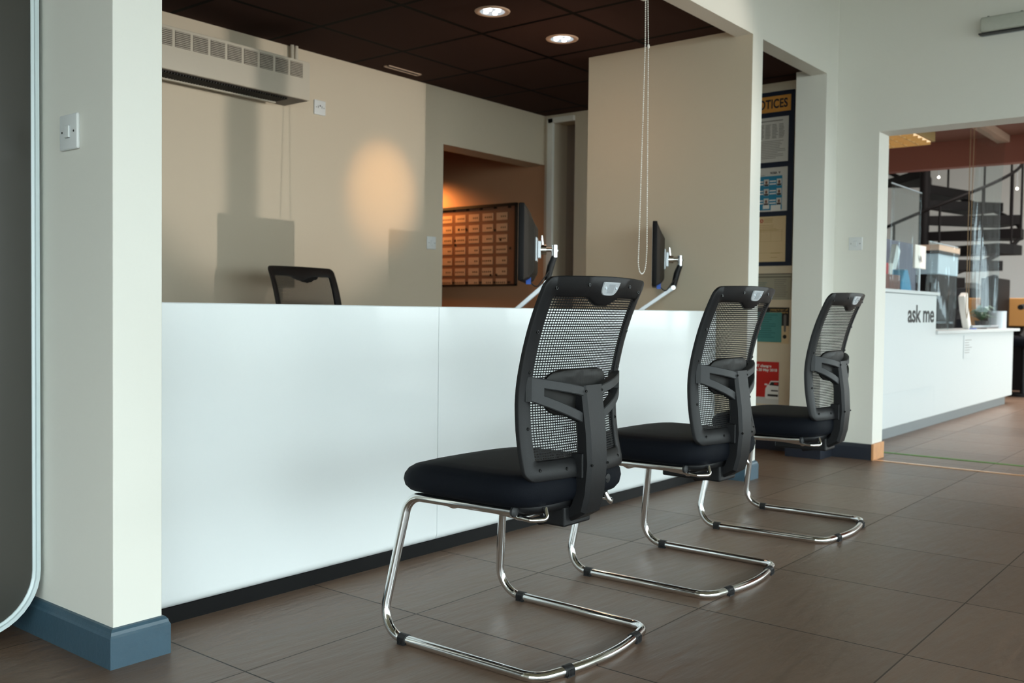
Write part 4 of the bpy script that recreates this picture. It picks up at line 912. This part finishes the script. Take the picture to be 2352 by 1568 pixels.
def on_desk():
    # acrylic screens
    def sheet(x0, x1, z0, z1, y, label, wob=0.02, bar=False):
        t = thing('clear_screen', label, 'screen', ((x0+x1)/2, y, z0), 0, 'clear screens hanging over the white desk')
        N = 24; vs = []; M = 10
        for j in range(M+1):
            for i in range(N+1):
                u = i/N; v = j/M
                vs.append((x0+(x1-x0)*u-(x0+x1)/2, wob*math.sin(u*9+v*1.5)*(0.4+0.6*math.sin(v*5+u*2)), (z1-z0)*v))
        mb = MB(); mb.add(vs, [(j*(N+1)+i, j*(N+1)+i+1, (j+1)*(N+1)+i+1, (j+1)*(N+1)+i) for j in range(M) for i in range(N)])
        o = mb.build('sheet', acryl, t, smooth=80); so = o.modifiers.new('thick', 'SOLIDIFY'); so.thickness = 0.003
        if bar: MB().cyl((x0-(x0+x1)/2, 0, 0), (x1-(x0+x1)/2, 0, 0), 0.012, 12).build('weight_bar', silver2, t, smooth=40)
        MB().box(x0-(x0+x1)/2, x1-(x0+x1)/2, -0.004, 0.004, z1-z0-0.01, z1-z0).build('top_rail', silver2, t)
    sheet(8.10, 8.97, 0.81, 2.38, 1.92, 'clear rolled-down screen hanging in front of the white desk', 0.03, True)
    sheet(7.30, 8.05, 1.085, 1.87, 2.30, 'clear upright screen standing on the tall part of the white desk', 0.004)
    sheet(8.50, 9.40, 0.775, 1.52, 2.36, 'clear curved screen standing on the low desk beside the tall part', 0.04)
    # beaded chains
    ch = MB(); pts = [Vector((7.93, 1.92, 2.38)), Vector((7.93, 1.92, 0.93)), Vector((7.96, 1.92, 0.88)), Vector((7.99, 1.92, 0.93)), Vector((8.04, 1.92, 2.38))]
    for a, b in zip(pts, pts[1:]):
        n = max(2, int((b-a).length/0.012))
        for k in range(n): ch.sphere(a.lerp(b, k/n), 0.0045, 6, 5)
    ch.tube(pts, 0.0014, 5)
    tag(ch.build('pull_chain', gold, smooth=60), 'long brass coloured looped bead chain hanging before the service desk', 'chain')
    tag(MB().box(7.90, 9.0, 1.87, 1.97, 2.36, 2.42, bev=0.005).build('ceiling_track', trimw), 'pale ceiling track over the service desk', 'track')
    # objects on the tall top (z=1.08)
    tag(MB().box(7.30, 7.66, 2.33, 2.50, 1.0805, 1.20, bev=0.004).build('storage_box', brown_bx), 'dark brown box standing at the left of the tall desk top', 'box')
    c = MB(); c.lathe((7.52, 2.38, 1.2005), [(0.0001, 0), (0.030, 0), (0.038, 0.075), (0.040, 0.085), (0.036, 0.085), (0.030, 0.01), (0.0001, 0.008)], 20); tag(c.build('paper_cup', ink_w, smooth=40), 'white cup standing on the dark brown box', 'cup')
    tag(MB().box(7.36, 7.44, 2.35, 2.37, 1.2005, 1.285, bev=0.002).build('card_pack', redc), 'small red card pack beside the white cup on the box', 'pack')
    bag = MB(); bag.prism([(-0.13, 0), (0.15, 0), (0.11, 0.10), (0.03, 0.21), (-0.05, 0.20), (-0.11, 0.09)], lambda u, v: (7.88+u, 2.35, 1.0805+v*0.85), lambda u, v: (7.88+u, 2.47, 1.0805+v*0.85)); tag(bag.build('gift_bag', lblue, bevel=0.01), 'bright blue bag on the tall desk top behind the clear screen', 'bag')
    hs = MB(); hs.prism([(-0.16, 0.0), (0.04, 0), (0.04, 0.02), (-0.06, 0.02), (0.16, 0.34), (0.06, 0.39), (-0.12, 0.05)], lambda u, v: (8.02+u, 2.49, 1.0805+v), lambda u, v: (8.02+u, 2.53, 1.0805+v)); tag(hs.build('leaflet_rack', white_m, bevel=0.003), 'white slanted leaflet rack above the blue bag', 'rack')
    # banner behind with a V
    t = thing('banner_stand', 'slate blue banner with a white letter V behind the tall desk', 'banner', (9.95, 3.05, 0))
    MB().box(-0.45, 0.55, -0.01, 0.01, 0.05, 1.63).build('banner', banner_m, t); MB().box(-0.45, 0.55, -0.08, 0.08, 0, 0.05).build('foot', silver2, t)
    text('lettering', 'V', 0.20, ink_w, Matrix(((1, 0, 0, -0.28), (0, 0, 1, -0.013), (0, 1, 0, 1.30), (0, 0, 0, 1))) @ Matrix.Diagonal((1, 1, -1, 1)), t, bold=0.012)
    # pale blue display case and white sign behind the low part
    t = thing('display_case', 'pale blue grey glazed display case behind the clear curved screen', 'display case', (11.05, 3.02, 0))
    MB().box(-0.36, 0.42, -0.15, 0.15, 1.33, 1.55, bev=0.01).build('glazed_body', pale_b, t); MB().box(-0.38, 0.44, -0.16, 0.16, 1.55, 1.58).build('lid', plastic, t); MB().box(-0.36, 0.42, -0.15, 0.15, 0, 1.33, bev=0.01).build('base', stair_m, t); MB().box(-0.38, 0.44, -0.16, 0.16, 1.58, 1.64).build('cap', trimw, t)
    t = thing('desk_sign', 'small square white sign standing behind the tall desk end', 'sign', (9.58, 2.75, 0))
    MB().box(-0.15, 0.20, -0.01, 0.01, 1.34, 1.56, bev=0.003).build('sign_face', ink_w, t); MB().cyl((0.02, 0, 0.0), (0.02, 0, 1.35), 0.012, 10).build('post', silver2, t); MB().cyl((0.02, 0, 0.0), (0.02, 0, 0.015), 0.12, 20).build('foot', silver2, t)
    text('lettering', 'VA', 0.09, ink_g, Matrix(((1, 0, 0, -0.05), (0, 0, 1, -0.012), (0, 1, 0, 1.40), (0, 0, 0, 1))) @ Matrix.Diagonal((1, 1, -1, 1)), t)
    # dark parked car in showroom
    t = thing('car', 'dark parked car standing in the showroom behind the service desk', 'car', (17.6, 4.9, 0), math.radians(10))
    prof = [(-1.9, 0.30), (-1.95, 0.62), (-1.75, 0.86), (-1.0, 0.98), (-0.55, 1.36), (-0.2, 1.46), (0.7, 1.46), (1.2, 1.32), (1.75, 1.0), (1.95, 0.9), (2.0, 0.5), (1.9, 0.28)]
    vs = []; n = len(prof)
    for y, s_, in ((-0.85, 0.93), (-0.80, 1.0), (0.80, 1.0), (0.85, 0.93)):
        for x, z in prof: vs.append((x*s_, y, 0.28+(z-0.28)*(0.97 if abs(y) > 0.82 else 1)))
    mb = MB(); mb.add(vs, [(i*n+k, i*n+(k+1) % n, (i+1)*n+(k+1) % n, (i+1)*n+k) for i in range(3) for k in range(n)]+[tuple(range(n)), tuple(range(3*n, 4*n))[::-1]])
    mb.build('body', car_m, t, bevel=0.03)
    g = MB(); g.prism([(-0.78, 1.02), (-0.45, 1.34), (-0.15, 1.41), (0.65, 1.41), (1.1, 1.27), (1.35, 1.06)], lambda u, v: (u, -0.856, v), lambda u, v: (u, -0.83, v)); g.build('side_window', screen_m, t)
    for x in (-1.25, 1.25):
        for y in (-0.80, 0.80):
            MB().cyl((x, y-0.1, 0.31), (x, y+0.1, 0.31), 0.31, 28).build('wheel', rubber, t, smooth=40)
            
    tag(MB().box(12.20, 12.84, 2.62, 2.80, 0, 1.34, bev=0.012).build('low_partition', stair_m), 'low black partition behind the rolled-down clear screen', 'partition')
    # black office chair and white desk lamp clutter at low desk
    t = thing('high_back_chair', 'black high-backed chair behind the brass bead chain', 'office chair', (11.85, 2.86, 0), math.radians(200))
    pillow(-0.25, 0.25, -0.25, 0.25, 0.46, 0.56, 5, N=32).build('seat', fabric, t, smooth=60)
    MB().box(-0.24, 0.24, 0.21, 0.29, 0.60, 1.36, bev=0.035).build('backrest', fabric, t, smooth=50)
    MB().cyl((0, 0, 0.06), (0, 0, 0.46), 0.03, 16).build('gas_column', plastic, t, smooth=40)
    bs = MB()
    for k in range(5):
        a = 2*PI*k/5; bs.tube([(0, 0, 0.10), (0.30*math.cos(a), 0.30*math.sin(a), 0.03)], [0.03, 0.02], 10)
    bs.build('star_base', plastic, t, smooth=40)
    MB().tube([(0, 0.05, 0.46), (0, 0.25, 0.50), (0, 0.27, 0.65)], 0.02, 10).build('back_post', plastic, t, smooth=40)
    q = MB(); q.prism([(-0.05, 0.30), (0.05, 0.34), (0.10, 0.20), (0.22, 0.02), (0.14, 0.0), (0.0, 0.18)], lambda u, v: (9.50+u, 2.30, 0.7725+v), lambda u, v: (9.50+u, 2.36, 0.7725+v)); tag(q.build('paper_stack', ink_w, bevel=0.01), 'crumpled white papers on the low desk behind the bead chain', 'papers')
    tag(MB().cyl((9.86, 2.34, 0.7722), (9.86, 2.34, 0.80), 0.05, 16).build('tape_roll', blue_c, smooth=40), 'dark blue roll lying on the low desk beside the papers', 'roll')
    tag(MB().cyl((10.92, 2.34, 0.7722), (10.92, 2.34, 0.95), 0.085, 24).build('canister', silver2, smooth=40), 'grey metal canister on the low desk behind the rolled-down screen', 'canister')
    t = thing('potted_plant', 'small green potted plant on the low desk behind the rolled-down screen', 'plant', (10.35, 2.36, 0.7722))
    MB().lathe((0, 0, 0), [(0.0001, 0), (0.05, 0), (0.065, 0.08), (0.055, 0.08), (0.0001, 0.07)], 20).build('pot', plastic_g, t, smooth=40)
    random.seed(4); lf = MB()
    for k in range(46):
        a = random.uniform(0, 2*PI); r_ = random.uniform(0.05, 0.17); h = random.uniform(0.05, 0.16); d = Vector((math.cos(a), math.sin(a), 0)); s_ = Vector((-d.y, d.x, 0))*0.02
        b0 = Vector((0, 0, 0.07)); m_ = b0+d*r_*0.5+Vector((0, 0, h)); e = b0+d*r_+Vector((0, 0, h*0.7))
        lf.add([b0, m_+s_, e, m_-s_, m_+Vector((0, 0, 0.004))], [(0, 1, 4), (1, 2, 4), (2, 3, 4), (3, 0, 4)])
    lf.build('foliage', plant_m, t)
    # tan desk with black chair loop to the far right
    t = thing('tan_desk', 'tan wooden desk at the right edge beyond the white desk', 'desk', (13.40, 2.6, 0))
    MB().box(-0.5, 1.2, -0.5, 0.5, 0.78, 1.12, bev=0.01).build('desk_body', tan_d, t); MB().box(-0.4, 1.1, -0.4, 0.4, 0, 0.78, bev=0.01).build('base', stair_m, t)
    t = thing('tub_chair', 'black framed chair before the tan desk at the right edge', 'chair', (12.15, 2.12, 0))
    MB().tube(fillet([(-0.25, 0.2, 1.0), (0.1, 0.2, 1.02), (0.38, 0.2, 0.92), (0.30, 0.2, 0.84), (-0.2, 0.2, 0.66)], 0.08, 6), 0.03, 12).build('arm_loop', plastic, t, smooth=50)
    pillow(-0.28, 0.28, -0.05, 0.45, 0.55, 0.68, 4, N=32).build('seat', fabric, t, smooth=60)
    MB().tube([(0, 0.2, 0.03), (0, 0.2, 0.56)], 0.03, 12).build('pedestal', plastic, t, smooth=50); MB().cyl((0, 0.2, 0), (0, 0.2, 0.03), 0.22, 24).build('foot', plastic, t, smooth=40)
on_desk()

def spiral_stair():
    t = thing('spiral_staircase', 'black steel spiral staircase rising in the showroom', 'staircase', (14.85, 4.20, 0))
    MB().cyl((0, 0, 0), (0, 0, 4.9), 0.072, 24).build('centre_pole', stair_m, t, smooth=40)
    # direction from pole toward picture right is roughly (0.56,-0.83)
    base = math.atan2(-0.78, 0.62); R_ = 1.30; n = 16
    for k in range(n):
        z = 0.2+0.236*k; a = base+math.radians(26)*(k-9); h = math.radians(15)
        mb = MB(); top = [(0.06*math.cos(a-h), 0.06*math.sin(a-h)), (R_*math.cos(a-h), R_*math.sin(a-h)), (R_*math.cos(a), R_*math.sin(a)), (R_*math.cos(a+h), R_*math.sin(a+h)), (0.06*math.cos(a+h), 0.06*math.sin(a+h))]
        mb.prism(top, lambda u, v: (u, v, z+0.03), lambda u, v: (u, v, z-0.105)); mb.build('tread', stair_m, t)
        MB().cyl((R_*0.97*math.cos(a), R_*0.97*math.sin(a), z), (R_*0.97*math.cos(a), R_*0.97*math.sin(a), z+1.0), 0.016, 8).build('baluster', stair_m, t)
    pts = [(R_*0.97*math.cos(base+math.radians(26)*(k*0.25-9)), R_*0.97*math.sin(base+math.radians(26)*(k*0.25-9)), 0.2+0.236*k*0.25+1.0) for k in range(n*4-3)]
    MB().tube(pts, 0.022, 8).build('handrail', stair_m, t, smooth=50)
    st = MB(); p2 = [(x, y, z-1.0) for x, y, z in pts]; st.tube(p2, 0.03, 6); st.build('stringer', stair_m, t)
spiral_stair()
# fluorescent fitting under the brown ceiling
t = thing('louvre_light', 'cream louvred ceiling light fitting at the top left of the opening', 'light', (8.05, 2.55, 2.34))
MB().box(-0.35, 0.45, -0.22, 0.22, 0.0, 0.08, bev=0.004).build('housing', lamp_y, t)
MB().box(-0.32, 0.42, -0.19, 0.19, -0.004, 0.002).build('tube_tray', lamp_e, t)
q = MB()
for k in range(7): q.box(-0.30+k*0.12, -0.29+k*0.12, -0.19, 0.19, -0.025, 0.0)
for k in (-0.1, 0.0, 0.1): q.box(-0.32, 0.42, k-0.003, k+0.003, -0.025, 0.0)
q.build('louvre', lamp_y, t)
# showroom spot lamps
for i, (x, y, z) in enumerate(((17.0, 5.05, 3.1), (17.4, 4.7, 3.25), (17.2, 3.45, 2.95), (17.0, 2.55, 3.35), (16.8, 5.85, 2.8), (17.6, 5.5, 2.5), (17.2, 6.2, 3.1), (18.2, 4.25, 3.1))):
    t = thing('spot_lamp', 'small spot lamp hanging from the showroom ceiling on a thin rod', 'lamp', (x, y, z), 0, 'hanging spot lamps in the showroom')
    MB().sphere((0, 0, 0), 0.022, 12, 8).build('bulb', bulb_h, t, smooth=60)
    MB().cyl((0, 0, 0.03), (0, 0, 5.1-z), 0.006, 8).build('rod', silver2, t)
